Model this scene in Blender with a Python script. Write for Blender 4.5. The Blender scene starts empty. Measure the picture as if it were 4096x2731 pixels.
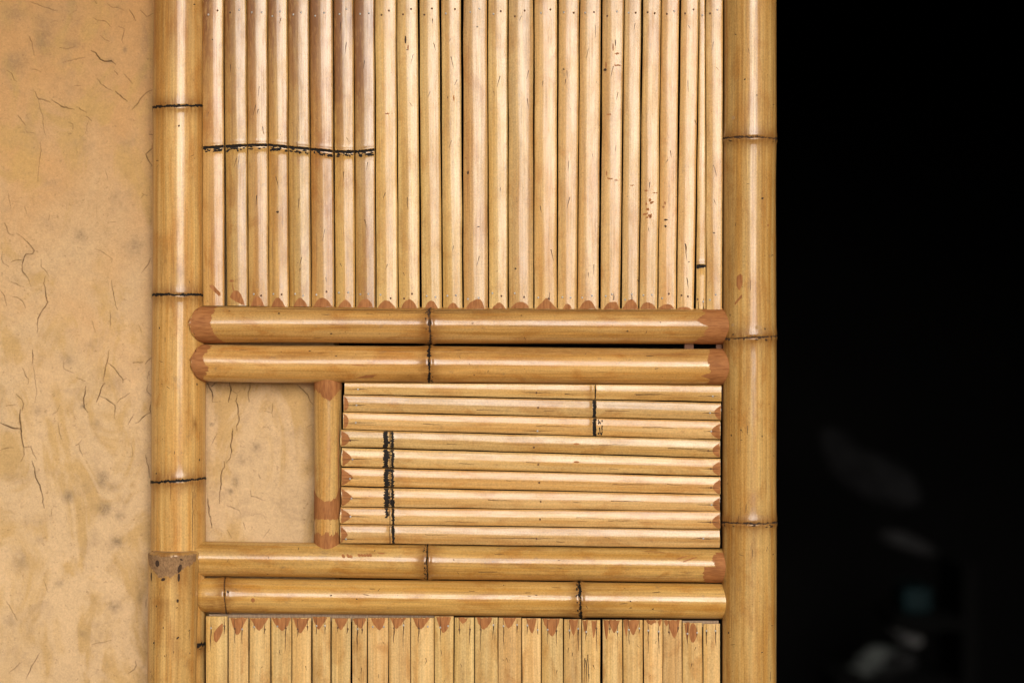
import bpy, bmesh, math, random
import numpy as np
from mathutils import Vector

rnd = random.Random(7)
scene = bpy.context.scene
COL = scene.collection

# ------------------------------------------------------------------ measures
CAM_D, CZ, MPP = 4.5, 1.25, 1.6 / 4096.0        # camera distance, eye height, metres per photo pixel at y = 0


def W(sx, sy, y=0.0):
    k = (CAM_D + y) / CAM_D
    return Vector(((sx - 2048) * MPP * k, y, CZ + (1365.5 - sy) * MPP * k))


# ------------------------------------------------------------------ value noise for shapes
_tab = np.random.RandomState(3).rand(4096)


def n1(x, seed=0):
    i = math.floor(x); f = x - i; f = f * f * (3 - 2 * f)
    a = _tab[(i * 131 + seed * 977) % 4096]; b = _tab[((i + 1) * 131 + seed * 977) % 4096]
    return (a + (b - a) * f) * 2 - 1


def vnoise2(X, Y, seed):
    r = np.random.RandomState(seed).rand(128, 128)
    xi = np.floor(X).astype(int); yi = np.floor(Y).astype(int)
    fx = X - xi; fy = Y - yi
    fx = fx * fx * (3 - 2 * fx); fy = fy * fy * (3 - 2 * fy)
    g = lambda a, b: r[a % 128, b % 128]
    return ((g(xi, yi) * (1 - fx) + g(xi + 1, yi) * fx) * (1 - fy)
            + (g(xi, yi + 1) * (1 - fx) + g(xi + 1, yi + 1) * fx) * fy) * 2 - 1


# ------------------------------------------------------------------ materials
class NT:
    def __init__(self, name):
        m = bpy.data.materials.new(name); m.use_nodes = True
        self.m, self.t = m, m.node_tree
        self.t.nodes.clear()
        self.out = self.n('ShaderNodeOutputMaterial')
        self.b = self.n('ShaderNodeBsdfPrincipled')
        self.l(self.b.outputs[0], self.out.inputs[0])

    def n(self, typ, **kw):
        o = self.t.nodes.new(typ)
        for k, v in kw.items():
            setattr(o, k, v)
        return o

    def l(self, a, b): self.t.links.new(a, b)

    def math(self, op, a, b=None, c=None, clamp=False):
        o = self.n('ShaderNodeMath', operation=op, use_clamp=clamp)
        for i, v in enumerate((a, b, c)):
            if v is None: continue
            if isinstance(v, (int, float)): o.inputs[i].default_value = v
            else: self.l(v, o.inputs[i])
        return o.outputs[0]

    def mix(self, fac, a, b, mode='MIX'):
        o = self.n('ShaderNodeMix', data_type='RGBA', blend_type=mode)
        for s, v in ((o.inputs[0], fac), (o.inputs[6], a), (o.inputs[7], b)):
            if isinstance(v, (int, float)): s.default_value = v
            elif isinstance(v, tuple): s.default_value = (*v, 1)
            else: self.l(v, s)
        return o.outputs[2]

    def noise(self, vec, scale, detail=3, rough=0.55, dist=0.0):
        o = self.n('ShaderNodeTexNoise')
        o.inputs['Scale'].default_value = scale; o.inputs['Detail'].default_value = detail
        o.inputs['Roughness'].default_value = rough; o.inputs['Distortion'].default_value = dist
        self.l(vec, o.inputs['Vector'])
        return o.outputs[0]

    def scale(self, vec, s):
        o = self.n('ShaderNodeMapping')
        o.inputs['Scale'].default_value = s
        self.l(vec, o.inputs[0])
        return o.outputs[0]

    def rng(self, v, a, b, c=0.0, d=1.0, smooth=True):
        o = self.n('ShaderNodeMapRange', interpolation_type='SMOOTHSTEP' if smooth else 'LINEAR')
        self.l(v, o.inputs[0])
        for i, x in enumerate((a, b, c, d)): o.inputs[i + 1].default_value = x
        return o.outputs[0]

    def attr(self, name):
        return self.n('ShaderNodeAttribute', attribute_name=name).outputs['Fac']


def grain_coords(k):
    uv = k.n('ShaderNodeUVMap', uv_map='UVMap').outputs[0]
    oi = k.n('ShaderNodeObjectInfo')
    off = k.n('ShaderNodeCombineXYZ')
    k.l(k.math('MULTIPLY', oi.outputs['Random'], 37.0), off.inputs[0])
    k.l(k.math('MULTIPLY', oi.outputs['Random'], 91.0), off.inputs[1])
    k.l(k.math('MULTIPLY', oi.outputs['Random'], 13.0), off.inputs[2])
    a = k.n('ShaderNodeVectorMath', operation='ADD')
    k.l(uv, a.inputs[0]); k.l(off.outputs[0], a.inputs[1])
    return a.outputs[0], oi.outputs['Random']


def bamboo(name, pale, gold, amber, rough=0.3, spec=0.5, coat=0.3, coat_r=0.16, speck=1.0, streak=0.7, coat_ior=1.5, amb=0.75):
    k = NT(name)
    co, rn = grain_coords(k)
    broad = k.noise(k.scale(co, (95, 3, 1)), 1.0, 4)
    fine = k.noise(k.scale(co, (560, 12, 1)), 1.0, 4, 0.65)
    iso = k.noise(k.scale(co, (430, 330, 1)), 1.0, 2, 0.6)
    blot = k.noise(k.scale(co, (38, 16, 1)), 1.0, 5, 0.62, 0.6)
    hair = k.noise(k.scale(co, (260, 5, 1)), 1.0, 2)
    c = k.mix(k.rng(broad, 0.32, 0.68), gold, pale)
    c = k.mix(k.math('MULTIPLY', k.rng(blot, 0.47, 0.70), amb), c, amber)
    v = k.math('ADD', k.math('MULTIPLY', k.math('SUBTRACT', fine, 0.5), 0.55 * streak),
               k.math('MULTIPLY', k.math('SUBTRACT', hair, 0.5), 0.6 * streak))
    v = k.math('ADD', v, k.math('MULTIPLY', k.math('SUBTRACT', rn, 0.5), 0.22))
    v = k.math('ADD', v, k.math('MULTIPLY', k.math('SUBTRACT', iso, 0.5), 0.7))
    hsv = k.n('ShaderNodeHueSaturation')
    k.l(k.math('ADD', v, 1.0), hsv.inputs['Value']); k.l(c, hsv.inputs['Color'])
    k.l(k.math('ADD', 0.4955, k.math('MULTIPLY', k.math('FRACT', k.math('MULTIPLY', rn, 7.31)), 0.009)), hsv.inputs['Hue'])
    c = hsv.outputs[0]
    # dark hair lines along the grain, small scuffs and specks
    ln = k.rng(k.noise(k.scale(co, (650, 9, 1)), 1.0, 2, 0.5), 0.665, 0.72)
    lm = k.rng(k.noise(k.scale(co, (60, 14, 1)), 1.0, 2), 0.50, 0.62)
    c = k.mix(k.math('MULTIPLY', k.math('MULTIPLY', ln, lm), min(0.9, 0.55 * speck)), c, (0.16, 0.075, 0.025))
    sp = k.rng(k.noise(k.scale(co, (330, 210, 1)), 1.0, 2, 0.5), 0.735, 0.765)
    c = k.mix(k.math('MULTIPLY', sp, min(0.9, 0.55 * speck)), c, (0.13, 0.06, 0.02))
    grime = k.rng(k.noise(k.scale(co, (90, 45, 1)), 1.0, 6, 0.7), 0.58, 0.75)
    c = k.mix(k.math('MULTIPLY', grime, min(0.9, 0.38 * speck)), c, (0.25, 0.15, 0.07))
    # stains put on by hand (weathering at knots, smoke marks)
    st = k.attr('stain')
    ms = k.noise(k.scale(co, (320, 60, 1)), 1.0, 5, 0.7)
    sm = k.math('MULTIPLY', st, k.rng(ms, 0.3, 0.6, 0.45, 1.0), clamp=True)
    c = k.mix(sm, c, (0.19, 0.07, 0.013))
    k.l(c, k.b.inputs['Base Color'])
    rr = k.math('ADD', rough, k.math('MULTIPLY', k.math('SUBTRACT', k.noise(k.scale(co, (200, 30, 1)), 1, 4), 0.5), 0.3))
    k.l(rr, k.b.inputs['Roughness'])
    k.b.inputs['Specular IOR Level'].default_value = spec
    wear = k.rng(k.noise(k.scale(co, (70, 20, 1)), 1.0, 5, 0.65), 0.36, 0.6, 0.68, 1.0)
    fib = k.rng(k.noise(k.scale(co, (900, 9, 1)), 1.0, 3, 0.6), 0.3, 0.62, 0.55, 1.0)
    k.l(k.math('MULTIPLY', k.math('MULTIPLY', wear, fib), coat * 1.15, clamp=True), k.b.inputs['Coat Weight'])
    k.l(k.math('ADD', coat_r, k.math('MULTIPLY', k.rng(blot, 0.45, 0.8), 0.09)), k.b.inputs['Coat Roughness'])
    k.b.inputs['Coat IOR'].default_value = coat_ior
    bp = k.n('ShaderNodeBump'); bp.inputs['Strength'].default_value = 0.22; bp.inputs['Distance'].default_value = 0.0006
    h = k.math('ADD', k.math('MULTIPLY', fine, 0.6), k.math('ADD', hair, k.math('MULTIPLY', sp, -0.8)))
    k.l(h, bp.inputs['Height']); k.l(bp.outputs[0], k.b.inputs['Normal']); b2 = k.n('ShaderNodeBump'); b2.inputs['Strength'].default_value = 0.05; b2.inputs['Distance'].default_value = 0.0006
    k.l(h, b2.inputs['Height']); k.l(b2.outputs[0], k.b.inputs['Coat Normal'])
    return k.m


def woody(name, c1, c2, rough=0.75, s=(500, 40, 1), coat=0.0):
    k = NT(name)
    co, rn = grain_coords(k)
    a = k.noise(k.scale(co, s), 1.0, 4, 0.65)
    b = k.noise(k.scale(co, (60, 60, 1)), 1.0, 3)
    c = k.mix(k.rng(a, 0.3, 0.7), c1, c2)
    c = k.mix(k.math('MULTIPLY', k.rng(b, 0.45, 0.75), 0.4), c, tuple(x * 0.6 for x in c1))
    k.l(c, k.b.inputs['Base Color'])
    k.b.inputs['Roughness'].default_value = rough
    k.b.inputs['Coat Weight'].default_value = coat; k.b.inputs['Coat Roughness'].default_value = 0.3
    bp = k.n('ShaderNodeBump'); bp.inputs['Strength'].default_value = 0.35; bp.inputs['Distance'].default_value = 0.0006
    k.l(a, bp.inputs['Height']); k.l(bp.outputs[0], k.b.inputs['Normal'])
    return k.m


def plain(name, col, rough=0.8, metal=0.0, var=0.25, s=40):
    k = NT(name)
    co = k.n('ShaderNodeTexCoord').outputs['Object']
    a = k.noise(co, s, 4)
    k.l(k.mix(k.rng(a, 0.3, 0.7), tuple(x * (1 - var) for x in col), tuple(min(1, x * (1 + var)) for x in col)), k.b.inputs['Base Color'])
    k.b.inputs['Roughness'].default_value = rough; k.b.inputs['Metallic'].default_value = metal
    k.b.inputs['Specular IOR Level'].default_value = 0.5 if metal else 0.1
    return k.m


def mud():
    k = NT('mud_plaster')
    co = k.n('ShaderNodeTexCoord').outputs['Object']
    sep = k.n('ShaderNodeSeparateXYZ'); k.l(co, sep.inputs[0])
    big = k.noise(co, 5.5, 5, 0.6, 0.8)
    mid = k.noise(co, 19, 6, 0.65, 0.5)
    fine = k.noise(co, 330, 3, 0.75)
    pat = k.noise(k.scale(co, (1, 1, 0.55)), 11, 4, 0.6, 1.5)
    # redder towards the top, paler towards the bottom
    zz = k.math('ADD', sep.outputs[2], k.math('MULTIPLY', k.math('SUBTRACT', big, 0.5), 0.9))
    c = k.mix(k.rng(zz, CZ - 0.25, CZ + 0.62), MUD_PALE, MUD_RED)
    c = k.mix(k.math('MULTIPLY', k.rng(pat, 0.44, 0.62), 0.7), c, MUD_OCHRE)
    c = k.mix(k.math('MULTIPLY', k.rng(mid, 0.5, 0.75), 0.42), c, MUD_GREY)
    c = k.mix(k.math('MULTIPLY', k.rng(k.noise(co, 48, 5, 0.7), 0.58, 0.76), 0.30), c, (0.30, 0.17, 0.075))
    c = k.mix(k.math('MULTIPLY', k.rng(k.noise(co, 160, 3, 0.6), 0.62, 0.74), 0.5), c, (0.25, 0.145, 0.07))
    st = k.attr('stain')
    sm = k.math('MULTIPLY', st, k.rng(k.noise(co, 130, 4, 0.75), 0.28, 0.62, 0.25, 1.0), clamp=True)
    c = k.mix(sm, c, (0.17, 0.12, 0.075))
    cr = k.attr('crack')
    c = k.mix(cr, c, (0.062, 0.029, 0.011))  # groove dirt plus the shade of their depth, put into the colour
    hs = k.n('ShaderNodeHueSaturation'); k.l(c, hs.inputs['Color'])
    k.l(k.math('ADD', k.math('ADD', 0.34, k.math('MULTIPLY', big, 0.36)), k.math('ADD', k.math('MULTIPLY', fine, 0.6), k.math('MULTIPLY', k.noise(co, 75, 5, 0.7), 0.36))), hs.inputs['Value'])
    k.l(hs.outputs[0], k.b.inputs['Base Color'])
    k.b.inputs['Roughness'].default_value = 0.93
    k.b.inputs['Specular IOR Level'].default_value = 0.15
    bp = k.n('ShaderNodeBump'); bp.inputs['Strength'].default_value = 0.55; bp.inputs['Distance'].default_value = 0.0022
    h = k.math('ADD', k.math('MULTIPLY', fine, 0.35), k.math('ADD', mid, k.math('MULTIPLY', k.noise(co, 90, 4, 0.6), 0.6)))
    k.l(h, bp.inputs['Height']); k.l(bp.outputs[0], k.b.inputs['Normal'])
    return k.m


MUD_PALE, MUD_RED, MUD_OCHRE, MUD_GREY = (0.58, 0.40, 0.222), (0.475, 0.265, 0.108), (0.465, 0.29, 0.105), (0.31, 0.21, 0.125)

M = {}
M['post'] = bamboo('bamboo_skin_old_gold', (0.55, 0.345, 0.118), (0.445, 0.225, 0.052), (0.36, 0.140, 0.022), rough=0.5, spec=0.12, coat=0.85, coat_r=0.09, coat_ior=1.5, speck=1.6, streak=1.1, amb=0.5)
M['rail'] = bamboo('bamboo_skin_varnished', (0.53, 0.315, 0.100), (0.44, 0.225, 0.051), (0.35, 0.136, 0.021), rough=0.45, spec=0.12, coat=0.95, coat_r=0.09, coat_ior=1.52, speck=1.9, streak=1.2, amb=0.6)
M['slat'] = bamboo('bamboo_strip_pale', (0.575, 0.368, 0.142), (0.47, 0.257, 0.070), (0.395, 0.180, 0.040), rough=0.5, spec=0.12, coat=0.95, coat_r=0.08, coat_ior=1.48, amb=0.6, streak=1.0, speck=1.2)
M['slat_gloss'] = bamboo('bamboo_strip_glossy', (0.47, 0.275, 0.085), (0.385, 0.188, 0.041), (0.31, 0.125, 0.019), rough=0.45, spec=0.12, coat=0.95, coat_r=0.07, coat_ior=1.5, streak=1.0, speck=1.4)
M['slat_low'] = bamboo('bamboo_strip_dry', (0.63, 0.425, 0.18), (0.535, 0.325, 0.112), (0.43, 0.215, 0.056), rough=0.6, spec=0.15, coat=0.15, coat_r=0.25, streak=1.1)
M['cut'] = woody('sanded_inner_wood', (0.40, 0.168, 0.056), (0.25, 0.092, 0.028), 0.65, (300, 45, 1), 0.0)
M['cut'].node_tree.nodes['Principled BSDF'].inputs['Specular IOR Level'].default_value = 0.15
M['core'] = woody('split_bamboo_edge', (0.42, 0.26, 0.11), (0.33, 0.19, 0.075))
M['burn'] = woody('scorched_knot', (0.022, 0.017, 0.013), (0.012, 0.010, 0.009), 0.6, (900, 900, 1))
M['burn'].node_tree.nodes['Principled BSDF'].inputs['Specular IOR Level'].default_value = 0.12
M['split'] = woody('split_and_shade_line', (0.06, 0.028, 0.010), (0.035, 0.016, 0.007), 0.9)
M['batten'] = woody('weathered_batten', (0.34, 0.24, 0.15), (0.22, 0.14, 0.085))
M['batten_dark'] = woody('brown_batten', (0.15, 0.06, 0.025), (0.10, 0.04, 0.018))
M['worn'] = woody('rotten_sawn_top', (0.33, 0.19, 0.085), (0.18, 0.095, 0.04), 0.9, (420, 260, 1))
M['steel'] = plain('nail_steel', (0.40, 0.37, 0.33), 0.5, 0.6, s=300)
M['rust'] = plain('nail_rust', (0.12, 0.055, 0.025), 0.8, 0.1, s=300)
M['mud'] = mud()


# ------------------------------------------------------------------ mesh collecting
def tag(o, label=None, cat=None, group=None, kind=None):
    if label: o['label'] = label
    if cat: o['category'] = cat
    if group: o['group'] = group
    if kind: o['kind'] = kind
    return o


class MB:
    def __init__(self):
        self.v, self.f, self.mi, self.uv, self.st = [], [], [], [], []

    def vert(self, p, uv=(0, 0), st=0.0):
        self.v.append(tuple(p)); self.uv.append(uv); self.st.append(st)
        return len(self.v) - 1

    def face(self, idx, m=0):
        self.f.append(tuple(idx)); self.mi.append(m)

    def build(self, name, mats, parent=None, smooth=True):
        me = bpy.data.meshes.new(name)
        me.from_pydata(self.v, [], self.f)
        for m in mats: me.materials.append(m)
        me.polygons.foreach_set('material_index', self.mi)
        lay = me.uv_layers.new(name='UVMap')
        li = np.empty(len(me.loops), dtype=np.int32); me.loops.foreach_get('vertex_index', li)
        lay.data.foreach_set('uv', np.array(self.uv, dtype=np.float32)[li].ravel())
        at = me.attributes.new('stain', 'FLOAT', 'POINT')
        at.data.foreach_set('value', np.array(self.st, dtype=np.float32))
        me.update()
        bm = bmesh.new(); bm.from_mesh(me)
        bmesh.ops.recalc_face_normals(bm, faces=bm.faces)
        bm.to_mesh(me); bm.free()
        if smooth:
            me.polygons.foreach_set('use_smooth', [True] * len(me.polygons))
            me.set_sharp_from_angle(angle=math.radians(40))
        o = bpy.data.objects.new(name, me); COL.objects.link(o)
        if parent:
            o.parent = parent
            o.matrix_parent_inverse = parent.matrix_basis.inverted()
        return o


def box(mb, lo, hi, m=0):
    x0, y0, z0 = lo; x1, y1, z1 = hi
    P = [(x0, y0, z0), (x1, y0, z0), (x1, y1, z0), (x0, y1, z0), (x0, y0, z1), (x1, y0, z1), (x1, y1, z1), (x0, y1, z1)]
    i = [mb.vert(p, (p[0] + p[1], p[2])) for p in P]
    for q in ((0, 3, 2, 1), (4, 5, 6, 7), (0, 1, 5, 4), (1, 2, 6, 5), (2, 3, 7, 6), (3, 0, 4, 7)):
        mb.face([i[a] for a in q], m)


def empty(name, loc):
    o = bpy.data.objects.new(name, None); o.empty_display_size = 0.1
    o.location = loc; COL.objects.link(o)
    return o


def lens_fn(c, a, lo, hi):
    """an elliptical chip: (across) -> (start, end)"""
    def g(x):
        q = max(0.0, 1 - ((x - c) / a) ** 2) ** 0.5
        m = (lo + hi) / 2; return m - (hi - lo) / 2 * q, m + (hi - lo) / 2 * q
    return g


# ------------------------------------------------------------------ a split bamboo strip
class Strip:
    """vert=True: runs along photo y, across photo x.  a0,a1: ends; b0=(lo,hi) edges at a0; b1=(lo,hi) edges at a1"""
    def __init__(self, vert, a0, a1, b0, b1, y0, seed, rc=0.05, th=0.007, tilt=0.0, nodes=(), stains=(), endcurve=None):
        self.__dict__.update(vert=vert, a0=a0, a1=a1, b0=b0, b1=b1, y0=y0, seed=seed, rc=rc, th=th, tilt=tilt, nodes=nodes, stains=stains)
        self.mb = MB()
        self._body(endcurve)

    def edges(self, a):
        t = (a - self.a0) / (self.a1 - self.a0)
        w = 1.1 * n1(a / 170.0, self.seed)
        w2 = 1.1 * n1(a / 170.0, self.seed + 50)
        return self.b0[0] + (self.b1[0] - self.b0[0]) * t + w, self.b0[1] + (self.b1[1] - self.b0[1]) * t + w2

    def S(self, a, b, off=0.0):
        lo, hi = self.edges(a)
        u = (b - (lo + hi) / 2) * MPP
        y = self.y0 + u * u / (2 * self.rc) + self.tilt * u + 0.0009 * n1(a / 420.0, self.seed + 9)
        for (na, amp) in self.nodes:
            n = na(b) if callable(na) else na
            d = (a - n) * MPP * 1000
            y -= amp * 0.001 * (1.3 * math.exp(-((d + 3.2) / 3.0) ** 2) + 0.8 * math.exp(-((d - 3.5) / 4.5) ** 2) - 1.5 * math.exp(-(d / 1.2) ** 2))
        y -= off
        return W(b, a, self.y0) .lerp(W(b, a, self.y0), 0) + Vector((0, y - self.y0, 0)) if self.vert else W(a, b, self.y0) + Vector((0, y - self.y0, 0))

    def stain(self, a, b):
        s = 0.0
        for (ca, cb, ra, rb, k) in self.stains:
            s = max(s, k * math.exp(-((a - ca) / ra) ** 2 - ((b - cb) / rb) ** 2))
        return s

    def _body(self, endcurve):
        NA = 26
        rows = set(self.a0 + (self.a1 - self.a0) * i / 40 for i in range(41))
        for (na, amp) in self.nodes:
            n = na((self.b0[0] + self.b0[1]) / 2) if callable(na) else na
            for d in (-40, -28, -20, -15, -11, -8, -6, -4, -2, 0, 2, 4, 6, 8, 11, 15, 20, 28, 40): rows.add(n + d)
        rows = sorted(r for r in rows if min(self.a0, self.a1) <= r <= max(self.a0, self.a1))
        mb = self.mb; prev = None
        for r in rows:
            lo, hi = self.edges(r)
            ring = []
            for i in range(NA + 1):
                f = i / NA
                b = lo + (hi - lo) * f
                e = min(f, 1 - f) * (hi - lo) * MPP * 1000       # mm from the edge
                rd = 0.0006 * max(0, 1 - e / 1.6) ** 2
                rr = r
                if endcurve and abs(r - self.a0) < 1e-6: rr = r + endcurve[0](f)
                if endcurve and abs(r - self.a1) < 1e-6: rr = r + endcurve[1](f)
                ring.append(mb.vert(self.S(rr, b, -rd), ((b - lo) * MPP + self.seed, rr * MPP), self.stain(r, b)))
            for f in (1.0, 0.0):
                b = lo + (hi - lo) * f
                p = self.S(r, b); p.y = self.y0 + self.th + 0.002
                ring.append(mb.vert(p, (b * MPP, r * MPP), 0.0))
            if prev:
                n = len(ring)
                for i in range(n):
                    j = (i + 1) % n
                    mb.face((prev[i], prev[j], ring[j], ring[i]), 0 if i < NA else 3)
            else:
                mb.face(ring, 3)
            prev = ring
        mb.face(list(reversed(prev)), 3)

    def patch(self, b0, b1, fn, m, off=0.00022, rough=1.0, fr=9.0, n=None, seed=0):
        """surface patch between fn(b) = (start, end) for b in b0..b1 (clipped to the strip)"""
        mb = self.mb
        n = n or max(4, int(abs(b1 - b0) / 1.6))
        prev = None
        rows = 6
        for i in range(n + 1):
            b = b0 + (b1 - b0) * i / n
            lo, hi = fn(b)
            lo += rough * (n1(b / fr, seed + 3) + 0.5 * n1(b / fr * 4.3, seed + 5)); hi += rough * (n1(b / fr, seed + 17) + 0.5 * n1(b / fr * 4.3, seed + 21))
            if hi < lo: lo = hi = (lo + hi) / 2
            e0, e1 = self.edges((lo + hi) / 2)
            bb = min(max(b, e0 + 0.6), e1 - 0.6)
            cur = [mb.vert(self.S(lo + (hi - lo) * q / rows, bb, off), (bb * MPP + self.seed, (lo + (hi - lo) * q / rows) * MPP)) for q in range(rows + 1)]
            if prev:
                for q in range(rows): mb.face((prev[q], prev[q + 1], cur[q + 1], cur[q]), m)
            prev = cur

    def line(self, a0, a1, b0, b1, w, m=2, seed=0, off=0.00026):
        """a thin split along the strip, tapering"""
        n = max(4, int(abs(a1 - a0) / 7)); prev = None; mb = self.mb
        for i in range(n + 1):
            t = i / n; a = a0 + (a1 - a0) * t; b = b0 + (b1 - b0) * t + 1.2 * n1(a / 22, seed)
            ww = w * (1 - t) ** 0.6 / 2 * (1 + 0.35 * n1(a / 9, seed + 5)) + 0.25
            cur = [mb.vert(self.S(a, b - ww, off), (b * MPP, a * MPP)), mb.vert(self.S(a, b + ww, off), (b * MPP, a * MPP))]
            if prev: mb.face((prev[0], prev[1], cur[1], cur[0]), m)
            prev = cur


def nail(parent, strip, a, b, rusty):
    mb = MB(); p = strip.S(a, b, 0.0)
    r = 0.0016
    prev = None
    for j, (rr, h) in enumerate(((1.0, -0.0004), (0.98, 0.0004), (0.6, 0.0009))):
        cur = [mb.vert((p.x + r * rr * math.cos(t * math.pi / 4), p.y - h, p.z + r * rr * 1.1 * math.sin(t * math.pi / 4))) for t in range(8)]
        if prev:
            for t in range(8): mb.face((prev[t], prev[(t + 1) % 8], cur[(t + 1) % 8], cur[t]))
        prev = cur
    mb.face(prev)
    return mb.build('nail', [M['rust' if rusty else 'steel']], parent)


MATS = lambda skin: [M[skin], M['cut'], M['split'], M['core'], M['burn']]


def scorch(st, b0, b1, fn, th, seed, spots=0, spread=16, dense=1.0):
    """broken black band along fn(b) plus ragged flecks on its far side"""
    st.patch(b0, b1, lambda b: (fn(b) - th / 2, fn(b) + th / 2), 4, rough=th * 0.17, fr=4.0, seed=seed, off=0.0003)
    r = random.Random(seed)
    for q in range(spots):
        c = r.uniform(b0 + 4, b1 - 4); a = r.uniform(2, 9) * dense
        o = r.uniform(th * 0.5, spread); h = r.uniform(3, 9)
        lo, hi = max(c - a, b0 + 1), min(c + a, b1 - 1)
        if hi - lo < 2: continue
        st.patch(lo, hi, lambda b, c=c, a=a, o=o, h=h: (fn(b) + o - h / 2 * max(0, 1 - ((b - c) / a) ** 2), fn(b) + o + h / 2 * max(0, 1 - ((b - c) / a) ** 2)),
                 4, rough=2.0, fr=3.0, seed=seed + q, off=0.0003)


# ------------------------------------------------------------------ upper panel
T0 = [808, 894, 986, 1069, 1150, 1237, 1332, 1415, 1499, 1586, 1674, 1761, 1848, 1950, 2032, 2136, 2232, 2319, 2408, 2497, 2569, 2645, 2721, 2797, 2822, 2891]
T1 = [811, 903, 992.6, 1075.6, 1157, 1245, 1339, 1422, 1504, 1593, 1683, 1770, 1852, 1954, 2033, 2135, 2229, 2309, 2398, 2484, 2556, 2632, 2706, 2779, 2825, 2889]
# width of the open joint on the left of each strip at the top and at the bottom
GAP0 = [0, 2, 1, 1, 1, 3, 5, 1, 2, 2, 5, 6, 8, 3, 3, 4, 4, 3, 5, 2, 6, 3, 6, 1, 1]
GAP1 = [0, 8, 1, 1, 1, 2, 3, 3, 3, 2, 6, 3, 3, 2, 2, 3, 3, 2, 6, 5, 2, 2, 3, 6, 0]
ENDY = [1223, 1223, 1224, 1227, 1226, 1228, 1229, 1230, 1235, 1234, 1234, 1235, 1235, 1234, 1233, 1235, 1236, 1236, 1237, 1237, 1236, 1236, 1238, 1238, 1238]
SLOPE = (T1, T0)
DOME = {2: (1030, 27, 40), 3: (1113, 28, 36), 4: (1202, 28, 34), 5: (1291, 38, 36), 6: (1380, 28, 29), 7: (1460, 33, 34), 8: (1547, 38, 33), 9: (1636, 33, 36),
        10: (1725, 27, 32), 11: (1813, 24, 24), 12: (1900, 38, 38), 13: (1995, 26, 23), 14: (2080, 37, 26), 15: (2185, 42, 45), 16: (2270, 18, 20), 17: (2350, 34, 35),
        18: (2445, 32, 30), 19: (2522, 33, 40), 20: (2592, 33, 27), 21: (2665, 34, 19), 22: (2735, 30, 11)}


def knot_y(x):
    pts = [(800, 592), (900, 586), (1000, 581), (1080, 581), (1150, 588), (1270, 600), (1350, 607), (1430, 607), (1500, 600)]
    for (x0, y0), (x1, y1) in zip(pts, pts[1:]):
        if x <= x1:
            return y0 + (y1 - y0) * (x - x0) / (x1 - x0)
    return pts[-1][1]


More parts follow.
